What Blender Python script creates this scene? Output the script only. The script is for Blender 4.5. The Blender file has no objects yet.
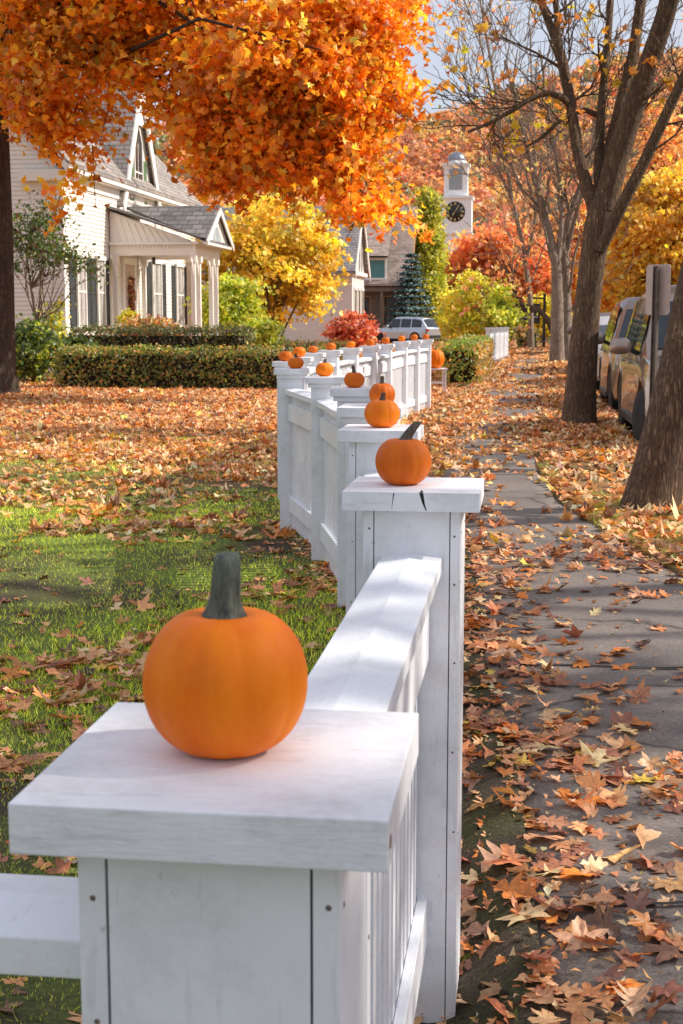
import bpy, bmesh, math, random
import numpy as np
from mathutils import Vector, Matrix
rng = np.random.default_rng(11)
random.seed(5)
R = math.radians
scene = bpy.context.scene
col = scene.collection
PI = math.pi

# ------------------------------------------------------------------ helpers
def tag(o, label=None, cat=None, group=None, kind=None):
    if label: o['label'] = label
    if cat: o['category'] = cat
    if group: o['group'] = group
    if kind: o['kind'] = kind
    return o

def empty(name, loc=(0, 0, 0), rz=0.0, label=None, cat=None, group=None):
    o = bpy.data.objects.new(name, None)
    o.empty_display_size = 0.1
    col.objects.link(o)
    o.location = loc
    o.rotation_euler = (0, 0, rz)
    return tag(o, label, cat, group)

class MB:
    """collects faces; build() links them as one mesh object"""
    def __init__(s): s.v, s.f, s.m, s.sm = [], [], [], []
    def add(s, vs, fs, mi=0, smooth=False):
        b = len(s.v); s.v += [tuple(p) for p in vs]
        for f in fs:
            s.f.append([b + i for i in f]); s.m.append(mi); s.sm.append(smooth)
        return s
    def box(s, c, size, rz=0.0, mi=0, M=None):
        hx, hy, hz = [a / 2 for a in size]
        vs = [Vector((x, y, z)) for z in (-hz, hz) for x, y in ((-hx, -hy), (hx, -hy), (hx, hy), (-hx, hy))]
        T = Matrix.Translation(Vector(c)) @ (M if M is not None else Matrix.Rotation(rz, 4, 'Z'))
        vs = [T @ v for v in vs]
        return s.add(vs, [(3, 2, 1, 0), (4, 5, 6, 7), (0, 1, 5, 4), (1, 2, 6, 5), (2, 3, 7, 6), (3, 0, 4, 7)], mi)
    def box2(s, a, b, mi=0):
        return s.box([(a[i] + b[i]) / 2 for i in range(3)], [abs(b[i] - a[i]) for i in range(3)], mi=mi)
    def bar(s, p, q, w, h, mi=0, up=(0, 0, 1)):
        p, q = Vector(p), Vector(q); d = (q - p); L = d.length; d.normalize()
        u = Vector(up); r = d.cross(u)
        if r.length < 1e-4: r = Vector((1, 0, 0))
        r.normalize(); u = r.cross(d)
        M = Matrix((r, d, u)).transposed().to_4x4()
        return s.box((p + q) / 2, (w, L, h), mi=mi, M=M)
    def prism(s, pts, off, mi=0):
        """flat polygon pts extruded by vector off"""
        n = len(pts); o = Vector(off)
        vs = [Vector(p) for p in pts] + [Vector(p) + o for p in pts]
        fs = [tuple(range(n))[::-1], tuple(range(n, 2 * n))] + [(i, (i + 1) % n, n + (i + 1) % n, n + i) for i in range(n)]
        return s.add(vs, fs, mi)
    def tube(s, path, radii, n=8, mi=0, cap=True, wob=0.0):
        path = [Vector(p) for p in path]; rings = []; ref = None
        vs = []
        for i, p in enumerate(path):
            d = (path[min(i + 1, len(path) - 1)] - path[max(i - 1, 0)])
            if d.length < 1e-6: d = Vector((0, 0, 1))
            d.normalize()
            if ref is None: ref = Vector((1, 0, 0)) if abs(d.x) < .8 else Vector((0, 1, 0))
            a = (ref - d * ref.dot(d)); a.normalize(); ref = a; b = d.cross(a)
            for k in range(n):
                t = 2 * PI * k / n; rr = radii[i] * (1 + wob * math.sin(3 * t + i * .7) * .6 + wob * (random.random() - .5))
                vs.append(p + (a * math.cos(t) + b * math.sin(t)) * rr)
        fs = [(i * n + k, i * n + (k + 1) % n, (i + 1) * n + (k + 1) % n, (i + 1) * n + k) for i in range(len(path) - 1) for k in range(n)]
        if cap: fs += [tuple(range(n))[::-1], tuple((len(path) - 1) * n + k for k in range(n))]
        return s.add(vs, fs, mi, True)
    def lathe(s, prof, n=24, c=(0, 0, 0), mi=0, ax='Z', rfun=None, smooth=True):
        vs, m = [], len(prof)
        for r, z in prof:
            for k in range(n):
                t = 2 * PI * k / n; rr = r * (rfun(t, z) if rfun else 1)
                x, y = rr * math.cos(t), rr * math.sin(t)
                p = {'Z': (x, y, z), 'X': (z, x, y), 'Y': (x, z, y)}[ax]
                vs.append((p[0] + c[0], p[1] + c[1], p[2] + c[2]))
        fs = []
        for i in range(m - 1):
            for k in range(n):
                a, b = i * n + k, i * n + (k + 1) % n
                fs.append((a, b, b + n, a + n) if ax != 'Y' else (a, a + n, b + n, b))
        fs += [tuple(range(n))[::-1], tuple((m - 1) * n + k for k in range(n))]
        return s.add(vs, fs, mi, smooth)
    def build(s, name, mats, parent=None, loc=None, bevel=0, fix=False, seg=2):
        me = bpy.data.meshes.new(name)
        me.from_pydata(s.v, [], s.f)
        mats = mats if isinstance(mats, (list, tuple)) else [mats]
        for m in mats: me.materials.append(m)
        me.polygons.foreach_set('material_index', s.m)
        me.polygons.foreach_set('use_smooth', s.sm)
        if fix:
            bm = bmesh.new(); bm.from_mesh(me); bmesh.ops.recalc_face_normals(bm, faces=bm.faces); bm.to_mesh(me); bm.free()
        me.update()
        o = bpy.data.objects.new(name, me); col.objects.link(o)
        if parent is not None: o.parent = parent
        if loc is not None: o.location = loc
        if bevel:
            b = o.modifiers.new('bevel', 'BEVEL'); b.width = bevel; b.segments = seg; b.limit_method = 'ANGLE'
            b.angle_limit = R(40)
        return o

def copy_tree(o, parent=None):
    c = o.copy(); col.objects.link(c)
    if parent is not None: c.parent = parent
    for ch in list(o.children): copy_tree(ch, c)
    return c

def relabel(o, label): o['label'] = label; return o

# fast triangle mesh with a per-vertex colour attribute
def tri_mesh(name, V, T, C=None, mats=None, parent=None, smooth=False):
    me = bpy.data.meshes.new(name)
    nv, nt = len(V), len(T)
    me.vertices.add(nv); me.vertices.foreach_set('co', np.asarray(V, np.float32).ravel())
    me.loops.add(nt * 3); me.loops.foreach_set('vertex_index', np.asarray(T, np.int32).ravel())
    me.polygons.add(nt)
    me.polygons.foreach_set('loop_start', np.arange(nt, dtype=np.int32) * 3)
    if smooth: me.polygons.foreach_set('use_smooth', np.ones(nt, bool))
    me.update(calc_edges=True); me.validate()
    if C is not None:
        a = me.color_attributes.new('col', 'FLOAT_COLOR', 'POINT')
        a.data.foreach_set('color', np.concatenate([C, np.ones((nv, 1))], 1).astype(np.float32).ravel())
    for m in (mats if isinstance(mats, (list, tuple)) else [mats]): me.materials.append(m)
    o = bpy.data.objects.new(name, me); col.objects.link(o)
    if parent is not None: o.parent = parent
    return o

MAPLE = np.array([(0, 0), (.18, .10), (.50, .12), (.36, .34), (.56, .56), (.28, .58), (.22, .74), (0, 1.0),
                  (-.22, .74), (-.28, .58), (-.56, .56), (-.36, .34), (-.50, .12), (-.18, .10)], float)
OAK = np.array([(0, 0), (.10, .12), (.30, .16), (.42, .30), (.22, .34), (.34, .52), (.52, .60), (.26, .66), (.26, .82), (0, 1.0),
                (-.24, .84), (-.28, .66), (-.5, .64), (-.32, .50), (-.2, .36), (-.44, .28), (-.28, .15), (-.1, .1)], float)
STAR = np.array([(0, 0), (.45, .15), (.28, .42), (.48, .62), (.14, .66), (0, 1.0), (-.16, .64), (-.48, .6), (-.28, .4), (-.45, .15)], float)
DIAM = np.array([(0, 0), (.32, .45), (0, 1.0), (-.32, .45)], float)
OVAL = np.array([(0, 0), (.28, .3), (.24, .7), (0, 1.0), (-.24, .7), (-.28, .3)], float)

_pm = [(0, 1.0), (8, .80), (14, .80), (20, .60), (32, .42), (45, .62), (51, .74), (62, .94), (70, .70), (78, .63), (92, .42), (104, .52), (118, .64), (130, .42), (150, .26), (176, .12)]
MAPLE5 = np.array([(r * math.sin(R(a)) * .62, .42 + r * math.cos(R(a)) * .58) for a, r in _pm] + [(-r * math.sin(R(a)) * .62, .42 + r * math.cos(R(a)) * .58) for a, r in _pm[:0:-1]])
_po = [(0, .02), (.05, .12), (.16, .17), (.24, .25), (.15, .31), (.13, .36), (.30, .42), (.42, .52), (.36, .56), (.20, .56), (.18, .62), (.32, .70), (.36, .78), (.24, .78), (.14, .80), (.12, .9), (.0, 1.0)]
OAK5 = np.array(_po + [(-x * .94, y - .015) for x, y in _po[-2:0:-1]])
def leaves_fine(P, nrm, size, C, shape, curl=.12):
    n = len(P); nrm = unit(nrm); t = unit(np.cross(nrm, rng.normal(size=(n, 3)))); b = np.cross(nrm, t); k = len(shape)
    o = shape - [0, .45]
    pts = np.concatenate([o, o * .55, [[0, 0]]], 0); m = len(pts)
    x = pts[None, :, 0] * rng.uniform(.75, 1.12, (n, 1)); y = np.repeat(pts[None, :, 1], n, 0); r2 = x * x + y * y; th = np.arctan2(x, y)
    cu, cv, tw, rp = [rng.normal(0, curl, (n, 1)) for _ in range(4)]; ph = rng.uniform(0, 6.3, (n, 1))
    z = (np.abs(cu) * .8 + cu) * x * x * 2.2 + cv * y * y * 1.6 + tw * x * y * 2.4 + rp * 1.1 * r2 * np.sin(th * 3 + ph) + .5 * curl * r2 * np.sin(th * 5 + ph * 2) + rng.normal(0, .007, (n, m))
    z -= .05 * np.exp(-(x / .05) ** 2) * (np.abs(y) > .02)
    sz_ = np.asarray(size).reshape(-1, 1)
    V = P[:, None] + (x * sz_)[..., None] * t[:, None] + (y * sz_)[..., None] * b[:, None] + (z * sz_)[..., None] * nrm[:, None]
    base = (np.arange(n) * m)[:, None]; i = np.arange(k); j = (i + 1) % k; cc = np.full(k, 2 * k)
    T = np.concatenate([np.stack([base + a, base + b_, base + c_], -1) for a, b_, c_ in ((i, j, k + j), (i, k + j, k + i), (k + i, k + j, cc))], 1).reshape(-1, 3)
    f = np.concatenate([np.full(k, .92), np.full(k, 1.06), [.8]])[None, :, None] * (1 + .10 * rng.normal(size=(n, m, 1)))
    return V.reshape(-1, 3), T, np.clip(C[:, None] * f, .003, .95).reshape(-1, 3)

def unit(a): return a / np.maximum(np.linalg.norm(a, axis=-1, keepdims=True), 1e-9)

def leaves(P, nrm, size, C, shape, curl=0.15):
    """one curled leaf per point; returns V,T,C. nrm: preferred normals (n,3)"""
    n = len(P)
    if n == 0: return np.zeros((0, 3)), np.zeros((0, 3), int), np.zeros((0, 3))
    nrm = unit(nrm)
    t = unit(np.cross(nrm, rng.normal(size=(n, 3)))); b = np.cross(nrm, t)
    k = len(shape); out = np.concatenate([shape - [0, .45], [[0, 0]]], 0)     # outline + centre
    x = out[None, :, 0] * rng.uniform(.8, 1.15, (n, 1)); y = np.repeat(out[None, :, 1], n, 0)
    cu = rng.normal(0, curl, (n, 1)); cv = rng.normal(0, curl, (n, 1)); tw = rng.normal(0, curl, (n, 1))
    z = cu * (x * x * 4) + cv * (y * y * 3) + tw * x * y * 4 + rng.normal(0, curl * .25, (n, k + 1))
    z[:, -1] -= curl * .12
    s = np.asarray(size).reshape(-1, 1)
    V = P[:, None, :] + (x * s)[..., None] * t[:, None] + (y * s)[..., None] * b[:, None] + (z * s)[..., None] * nrm[:, None]
    base = (np.arange(n) * (k + 1))[:, None]
    i = np.arange(k)
    T = np.stack([base + i, base + (i + 1) % k, np.broadcast_to(base + k, (n, k))], -1).reshape(-1, 3)
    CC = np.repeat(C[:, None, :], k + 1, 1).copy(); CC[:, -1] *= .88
    return V.reshape(-1, 3), T, CC.reshape(-1, 3)

BOOST = 1.38
def pick(pal, n, jit=.12):
    pal = np.array(pal, float); w = pal[:, 3] / pal[:, 3].sum()
    c = pal[rng.choice(len(pal), n, p=w), :3] * BOOST
    return np.clip(c * (1 + rng.normal(0, jit, (n, 1))) * (1 + rng.normal(0, .05, (n, 3))), .003, .95)

def join(parts):
    V, T, C, o = [], [], [], 0
    for v, t, c in parts:
        V.append(v); T.append(t + o); C.append(c); o += len(v)
    return np.concatenate(V), np.concatenate(T), np.concatenate(C)

def vnoise(x, y, s, seed=0):
    x = np.asarray(x) / s; y = np.asarray(y) / s
    xi = np.floor(x).astype(np.int64); yi = np.floor(y).astype(np.int64); fx = x - xi; fy = y - yi
    def h(a, b):
        v = np.sin(a * 127.1 + b * 311.7 + seed * 74.7) * 43758.5453; return v - np.floor(v)
    fx = fx * fx * (3 - 2 * fx); fy = fy * fy * (3 - 2 * fy)
    return (h(xi, yi) * (1 - fx) + h(xi + 1, yi) * fx) * (1 - fy) + (h(xi, yi + 1) * (1 - fx) + h(xi + 1, yi + 1) * fx) * fy
def sst(a, b, x): t = np.clip((np.asarray(x, float) - a) / (b - a), 0, 1); return t * t * (3 - 2 * t)

# ------------------------------------------------------------------ materials
def mat(name):
    m = bpy.data.materials.new(name); m.use_nodes = True
    nt = m.node_tree; nt.nodes.clear()
    out = nt.nodes.new('ShaderNodeOutputMaterial')
    return m, nt, out
class NT:
    def __init__(s, nt): s.nt = nt
    def n(s, t, **k):
        nd = s.nt.nodes.new('ShaderNode' + t)
        for a, b in k.items():
            if a.startswith('i_'): nd.inputs[a[2:].replace('_', ' ')].default_value = b
            else: setattr(nd, a, b)
        return nd
    def l(s, a, b): s.nt.links.new(a, b)
    def coord(s, scale=(1, 1, 1), kind='Object'):
        c = s.n('TexCoord'); m = s.n('Mapping'); m.inputs['Scale'].default_value = scale
        s.l(c.outputs[kind], m.inputs['Vector']); return m.outputs['Vector']
    def noise(s, v, scale, detail=4, rough=.6):
        n = s.n('TexNoise'); n.inputs['Scale'].default_value = scale; n.inputs['Detail'].default_value = detail
        n.inputs['Roughness'].default_value = rough; s.l(v, n.inputs['Vector']); return n.outputs['Fac']
    def ramp(s, f, stops):
        r = s.n('ValToRGB'); e = r.color_ramp.elements
        while len(e) < len(stops): e.new(.5)
        for el, (p, c) in zip(e, stops): el.position = p; el.color = (*c, 1) if len(c) == 3 else c
        s.l(f, r.inputs['Fac']); return r.outputs['Color']
    def mix(s, f, a, b, mode='MIX'):
        m = s.n('Mix', data_type='RGBA', blend_type=mode)
        for sock, v in ((m.inputs['Factor'], f), (m.inputs[6], a), (m.inputs[7], b)):
            if hasattr(v, 'links'): s.l(v, sock)
            else: sock.default_value = v if not isinstance(v, tuple) or len(v) == 4 else (*v, 1)
        return m.outputs[2]
    def math(s, op, a, b=0.0):
        m = s.n('Math', operation=op)
        for i, v in enumerate((a, b)):
            if hasattr(v, 'links'): s.l(v, m.inputs[i])
            else: m.inputs[i].default_value = v
        return m.outputs[0]
    def bump(s, h, st=.3, d=.02):
        b = s.n('Bump'); b.inputs['Strength'].default_value = st; b.inputs['Distance'].default_value = d
        s.l(h, b.inputs['Height']); return b.outputs['Normal']
    def bsdf(s, out, colr, rough=.6, normal=None, **k):
        p = s.n('BsdfPrincipled')
        if hasattr(colr, 'links'): s.l(colr, p.inputs['Base Color'])
        else: p.inputs['Base Color'].default_value = (*colr, 1)
        if hasattr(rough, 'links'): s.l(rough, p.inputs['Roughness'])
        else: p.inputs['Roughness'].default_value = rough
        if normal is not None: s.l(normal, p.inputs['Normal'])
        for a, b in k.items(): p.inputs[a.replace('_', ' ')].default_value = b
        s.l(p.outputs[0], out.inputs['Surface']); return p

def simple(name, c, rough=.6, var=.15, scale=8, bump=.1, metallic=0.0, **k):
    m, nt, out = mat(name); N = NT(nt); v = N.coord()
    f = N.noise(v, scale)
    a = tuple(x * (1 - var) for x in c); b = tuple(min(1, x * (1 + var)) for x in c)
    N.bsdf(out, N.ramp(f, [(.3, a), (.7, b)]), rough, N.bump(N.noise(v, scale * 4), bump, .01), Metallic=metallic, **k)
    return m

def paint_white(name, tint=(.80, .80, .80), dirt=.5, grain=(14, 14, 1.2)):
    m, nt, out = mat(name); N = NT(nt); v = N.coord()
    f = N.noise(v, 3.0, 6, .7)
    c1 = N.ramp(f, [(.28, tuple(x * (1 - .18 * dirt) for x in tint)), (.62, tint)])
    stain = N.ramp(N.noise(v, 11, 6, .8), [(.49, (1, 1, 1)), (.63, (.82, .79, .77)), (.78, (.55, .51, .49))])
    c2 = N.mix(dirt * .6, c1, stain, 'MULTIPLY')
    spots = N.ramp(N.noise(v, 55, 3, .6), [(.70, (1, 1, 1)), (.755, (.40, .35, .31))])
    c3 = N.mix(dirt * .55, c2, spots, 'MULTIPLY')
    g = N.noise(N.coord(grain), 9, 4, .65)
    lines = N.ramp(N.noise(N.coord(tuple(x * 2.2 for x in grain)), 4, 2, .5), [(.30, (.72, .70, .70)), (.38, (1, 1, 1))])
    c4 = N.mix(dirt * .45, c3, lines, 'MULTIPLY')
    N.bsdf(out, c4, N.ramp(f, [(.3, (.62,) * 3), (.7, (.42,) * 3)]), N.bump(g, .22 * dirt + .05, .006), Specular_IOR_Level=.35)
    return m

def leaf_mat(name, trans=.4, rough=.55, gloss=.06, tex=False, gain=1.5):
    m, nt, out = mat(name); N = NT(nt)
    a = N.n('Attribute'); a.attribute_name = 'col'; c = a.outputs['Color']
    if tex:
        v = N.coord(); c = N.mix(.75, c, N.ramp(N.noise(v, 70, 4, .7), [(.32, (.62, .58, .55)), (.5, (1, 1, 1)), (.7, (1.28, 1.22, 1.15))]), 'MULTIPLY')
        c = N.mix(.5, c, N.ramp(N.noise(v, 260, 2, .6), [(.55, (1, 1, 1)), (.72, (.55, .48, .45))]), 'MULTIPLY')
    kd, kt = (1 - trans) * gain, trans * gain  # gain adds glow to the leaf colour beyond the light that reaches it
    d = N.n('BsdfDiffuse'); N.l(N.mix(1.0, c, (kd, kd, kd), 'MULTIPLY'), d.inputs['Color'])
    t = N.n('BsdfTranslucent'); N.l(N.mix(1.0, c, (kt, kt * .95, kt * .8), 'MULTIPLY'), t.inputs['Color'])
    mx = N.n('AddShader'); N.l(d.outputs[0], mx.inputs[0]); N.l(t.outputs[0], mx.inputs[1])
    g = N.n('BsdfGlossy'); g.inputs['Roughness'].default_value = rough; g.inputs['Color'].default_value = (1, 1, 1, 1)
    m2 = N.n('MixShader'); m2.inputs[0].default_value = gloss; N.l(mx.outputs[0], m2.inputs[1]); N.l(g.outputs[0], m2.inputs[2])
    N.l(m2.outputs[0], out.inputs['Surface']); return m

def bark(name, dark, light, sc=1.0):
    m, nt, out = mat(name); N = NT(nt)
    wn = N.n('TexNoise'); wn.inputs['Scale'].default_value = 3.0; wn.inputs['Detail'].default_value = 3; N.l(N.coord((1, 1, .6)), wn.inputs['Vector'])
    v = N.mix(.10, N.coord((7 * sc, 7 * sc, 1.0 * sc)), wn.outputs['Color'], 'ADD')
    def ridge(scale, det):
        q = N.noise(v, scale, det, .6); q = N.math('ABSOLUTE', N.math('SUBTRACT', q, .5)); return N.math('MULTIPLY', q, 5.5)
    e = N.math('MINIMUM', ridge(1.7, 2), N.math('ADD', ridge(3.7, 2), .12)); e.node.use_clamp = True
    f = N.noise(N.coord((5, 5, 2.5)), 7 * sc, 6, .75)
    h = N.mix(.42, e, f)
    c = N.ramp(h, [(.16, tuple(x * .5 for x in dark)), (.36, dark), (.72, light)])
    c = N.mix(.35, c, N.ramp(N.noise(N.coord((1, 1, 1)), 1.7, 3), [(.35, (.55, .5, .45)), (.65, (1.25, 1.2, 1.1))]), 'MULTIPLY')
    N.bsdf(out, c, .9, N.bump(h, .9, .035)); return m

M = {}
M['paint'] = paint_white('weathered white fence paint', (.92, .92, .95), .75)
M['paintcap'] = paint_white('weathered white cap paint', (.92, .915, .945), .95, (2.5, 14, 14))
M['paintrail'] = paint_white('white rail paint', (.92, .92, .95), .6, (12, 2, 12))
M['housewhite'] = paint_white('white house paint', (.93, .87, .79), .3)
M['trim'] = paint_white('white trim paint', (.93, .88, .82), .2)
M['dark'] = simple('dark crevice', (.02, .018, .016), .9)
M['maple'] = leaf_mat('orange maple leaves', .58, .5, .04, False, 1.45)
M['leaf'] = leaf_mat('leaves', .52, gain=1.42)
M['needle'] = leaf_mat('spruce needles', .12, .5, .05, gain=1.1)
M['fallen'] = leaf_mat('dry fallen leaves', .22, .5, .05, True, 1.22)
M['grass'] = leaf_mat('grass blades', .45, .45, .04, gain=2.5)
M['bark'] = bark('brown bark', (.14, .08, .044), (.43, .27, .16), 2.0)
M['barkdark'] = bark('dark maple bark', (.065, .042, .028), (.19, .125, .08), 1.7)
M['barkpale'] = bark('pale bark', (.30, .215, .16), (.64, .50, .39), 1.6)
M['stone'] = simple('grey granite kerb', (.30, .28, .26), .85, .25, 14, .4)
M['rubber'] = simple('black tyre rubber', (.012, .012, .012), .75, .2, 20)
M['alloy'] = simple('alloy rim', (.55, .54, .52), .28, .08, 9, .02, .9)
M['glass'] = simple('tinted car glass', (.012, .014, .016), .04, .1, 3, .0, Specular_IOR_Level=.8)
M['black'] = simple('black plastic', (.015, .015, .015), .5)
M['lamp'] = simple('clear lamp lens', (.55, .55, .55), .08, .1, 20, .02, .3)
M['redlamp'] = simple('red lamp lens', (.4, .012, .01), .15)
M['nail'] = simple('rusty nail head', (.16, .12, .10), .7)

def pumpkin_mat(name, base):
    m, nt, out = mat(name); N = NT(nt); v = N.coord()
    f = N.noise(N.coord((1, 1, .35)), 22, 5, .6)
    a = tuple(x * s for x, s in zip(base, (.86, .70, .7))); b = tuple(min(1, x * s) for x, s in zip(base, (1.08, 1.22, 1.0)))
    c = N.ramp(f, [(.3, a), (.7, b)])
    sp = N.ramp(N.noise(v, 130, 2, .5), [(.70, (1, 1, 1)), (.76, (1.15, 1.5, 2.4))])
    c = N.mix(.5, c, sp, 'MULTIPLY')
    scar = N.ramp(N.noise(N.coord((1, 1, .25)), 34, 3, .5), [(.72, (1, 1, 1)), (.80, (.72, .62, .6))])
    c = N.mix(.5, c, scar, 'MULTIPLY')
    N.bsdf(out, c, N.ramp(f, [(.3, (.45,) * 3), (.7, (.6,) * 3)]), N.bump(N.noise(v, 90, 3, .5), .16, .002), Specular_IOR_Level=.25, Subsurface_Weight=.05)
    return m
M['pump'] = pumpkin_mat('orange pumpkin skin', (.95, .205, .004))
M['pump2'] = pumpkin_mat('deep orange pumpkin skin', (.72, .145, .005))
def stem_mat(name, a, b):
    m, nt, out = mat(name); N = NT(nt)
    f = N.noise(N.coord((1, 1, .25)), 160, 4, .65)
    N.bsdf(out, N.ramp(f, [(.3, a), (.7, b)]), .75, N.bump(f, .6, .003)); return m
M['stemgreen'] = stem_mat('grey green stem', (.025, .036, .030), (.17, .19, .14))
M['stembrown'] = stem_mat('dark brown stem', (.03, .022, .016), (.17, .13, .09))

def asphalt(name, c, glare=1.0):
    m, nt, out = mat(name); N = NT(nt); v = N.coord()
    f = N.noise(v, 95, 4, .85); g = N.noise(v, 1.3, 5, .65)
    c1 = N.ramp(f, [(.30, tuple(x * .45 for x in c)), (.55, c), (.75, tuple(x * 1.9 for x in c))])
    c2 = N.mix(.8, c1, N.ramp(g, [(.3, (.72, .70, .70)), (.7, (1.3, 1.24, 1.18))]), 'MULTIPLY')
    w = N.n('TexVoronoi', feature='DISTANCE_TO_EDGE'); w.inputs['Scale'].default_value = .9
    nz = N.n('TexNoise'); nz.inputs['Scale'].default_value = 1.4; nz.inputs['Detail'].default_value = 6; N.l(v, nz.inputs['Vector'])
    N.l(N.mix(.35, v, nz.outputs['Color']), w.inputs['Vector'])
    cr = N.ramp(w.outputs['Distance'], [(.0, (.12, .11, .1)), (.010, (1, 1, 1))])
    c3 = N.mix(.85, c2, cr, 'MULTIPLY')
    N.bsdf(out, c3, .72, N.bump(f, .5, .006), Specular_IOR_Level=.45); return m
M['path'] = asphalt('worn asphalt path', (.205, .172, .152))
M['road'] = asphalt('road asphalt', (.07, .066, .064))

def ground_mat(name, cols, s1=60, s2=1.1, bumpd=.03):
    m, nt, out = mat(name); N = NT(nt); v = N.coord()
    f = N.noise(v, s1, 4, .7); g = N.noise(v, s2, 5, .6)
    a = N.ramp(f, [(.3, cols[0]), (.5, cols[1]), (.7, cols[2])])
    b = N.ramp(f, [(.3, cols[3]), (.5, cols[4]), (.7, cols[5])])
    N.bsdf(out, N.mix(N.ramp(g, [(.42, (0, 0, 0)), (.6, (1, 1, 1))]), a, b), .95, N.bump(f, .8, bumpd)); return m
LITTER = [(.16, .07, .028), (.40, .18, .065), (.58, .31, .13)]
# the lawn turns from moss and grass near the fence to leaf litter farther along the street
m, nt, out = mat('lawn and leaf litter'); N = NT(nt); v = N.coord()
f = N.noise(v, 55, 4, .7); g = N.noise(v, .9, 5, .6)
gr = N.ramp(f, [(.3, (.07, .10, .012)), (.5, (.17, .23, .025)), (.72, (.30, .35, .05))])
so = N.ramp(f, [(.3, (.02, .013, .008)), (.5, (.06, .04, .02)), (.7, (.12, .08, .035))])
li = N.ramp(f, [(.32, LITTER[0]), (.5, LITTER[1]), (.68, LITTER[2])])
near = N.mix(N.ramp(g, [(.40, (0, 0, 0)), (.62, (1, 1, 1))]), gr, so)
sep = N.n('SeparateXYZ'); N.l(v, sep.inputs[0])
yy = N.math('ADD', sep.outputs['Y'], N.math('MULTIPLY', g, 6.0))
fac = N.math('MULTIPLY', N.math('SUBTRACT', yy, 15.5), .25)
fac.node.use_clamp = True
far = N.mix(fac, near, li)
N.bsdf(out, far, .95, N.bump(f, .8, .03)); M['lawn'] = m
M['verge'] = ground_mat('leafy verge', [(.03, .04, .008), (.10, .11, .02), (.2, .17, .04)] + LITTER, 50, 1.3)
M['soil'] = ground_mat('mossy soil', [(.02, .02, .008), (.06, .06, .016), (.13, .12, .03), (.025, .017, .011), (.075, .052, .032), (.15, .105, .065)], 90, 5.0)

def shingle(name, c, axis, sc=1.0, slope=1.0):
    m, nt, out = mat(name); N = NT(nt); cd = N.n('TexCoord'); sp = N.n('SeparateXYZ'); N.l(cd.outputs['Object'], sp.inputs[0])
    cb = N.n('CombineXYZ'); N.l(sp.outputs[axis], cb.inputs[0]); N.l(N.math('MULTIPLY', sp.outputs['Z'], slope), cb.inputs[1])
    b = N.n('TexBrick'); b.inputs['Scale'].default_value = 1.0; b.inputs['Brick Width'].default_value = .32 * sc; b.inputs['Row Height'].default_value = .145 * sc
    b.inputs['Mortar Size'].default_value = .012 * sc; b.inputs['Color1'].default_value = (*[x * .75 for x in c], 1); b.inputs['Color2'].default_value = (*[x * 1.2 for x in c], 1)
    b.inputs['Mortar'].default_value = (*[x * .35 for x in c], 1); N.l(cb.outputs[0], b.inputs['Vector'])
    c2 = N.mix(.6, b.outputs['Color'], N.ramp(N.noise(cd.outputs['Object'], 1.5, 6, .7), [(.3, (.6, .6, .6)), (.7, (1.3, 1.25, 1.2))]), 'MULTIPLY')
    N.bsdf(out, c2, .9, N.bump(b.outputs['Fac'], -.4, .02)); return m
M['roofY'] = shingle('grey brown shingles along street', (.36, .31, .28), 'Y')
M['roofX'] = shingle('grey brown shingles across', (.40, .35, .32), 'X')
M['roofporch'] = shingle('grey porch shingles', (.22, .20, .19), 'Y', 1, 2.5)
M['roofporchX'] = shingle('grey porch shingles side', (.22, .20, .19), 'X', 1)
M['rooffar'] = shingle('brown far shingles', (.44, .335, .285), 'X', 1.0)
M['roofgrey'] = shingle('grey far shingles', (.33, .30, .30), 'X', 1.0)
def clap(name, c, rows=.11):
    m, nt, out = mat(name); N = NT(nt); cd = N.n('TexCoord'); sp = N.n('SeparateXYZ'); N.l(cd.outputs['Object'], sp.inputs[0])
    fr = N.math('FRACT', N.math('DIVIDE', sp.outputs['Z'], rows))
    cc = N.ramp(N.noise(cd.outputs['Object'], 4, 5), [(.3, tuple(x * .86 for x in c)), (.7, c)])
    N.bsdf(out, cc, .6, N.bump(fr, .8, .02)); return m
M['clapfar'] = clap('white far clapboard', (.82, .80, .77), .14)
M['teal'] = clap('teal clapboard', (.11, .30, .31), .16)
M['tan'] = simple('tan trim board', (.55, .30, .13), .7)
M['shutter'] = simple('dark slate shutter', (.045, .05, .055), .55, .25, 12)
M['shuttergreen'] = simple('green shutter', (.14, .24, .11), .55)
M['pane'] = simple('window glass', (.16, .17, .19), .06, .5, 1.3, .0, Specular_IOR_Level=.8)
M['panedark'] = simple('dark window glass', (.03, .035, .04), .05, .4, 2, .0, Specular_IOR_Level=.8)
M['doorwood'] = simple('pale pink door paint', (.62, .50, .44), .5)
M['wreath'] = leaf_mat('wreath leaves', .1)
M['metal'] = simple('weathered steel post', (.16, .12, .095), .6, .3, 20, .1, .3)
M['signback'] = simple('sign plate back', (.55, .42, .36), .55, .12, 9)
M['dome'] = simple('leaded dome', (.30, .33, .38), .3, .3, 2.5, .1, .7)
M['gold'] = simple('gilded metal', (.85, .62, .30), .35, .1, 9, .02, .6)
M['churchwhite'] = simple('white church boards', (.92, .92, .92), .6, .05, 2, .05)
M['louvre'] = simple('grey louvre', (.42, .45, .46), .7)
M['clock'] = simple('black clock dial', (.02, .02, .022), .5)
M['acorn'] = simple('acorn shell', (.20, .12, .07), .4, .3, 60)
M['boards'] = simple('dark sign board', (.035, .022, .018), .6)
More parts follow.
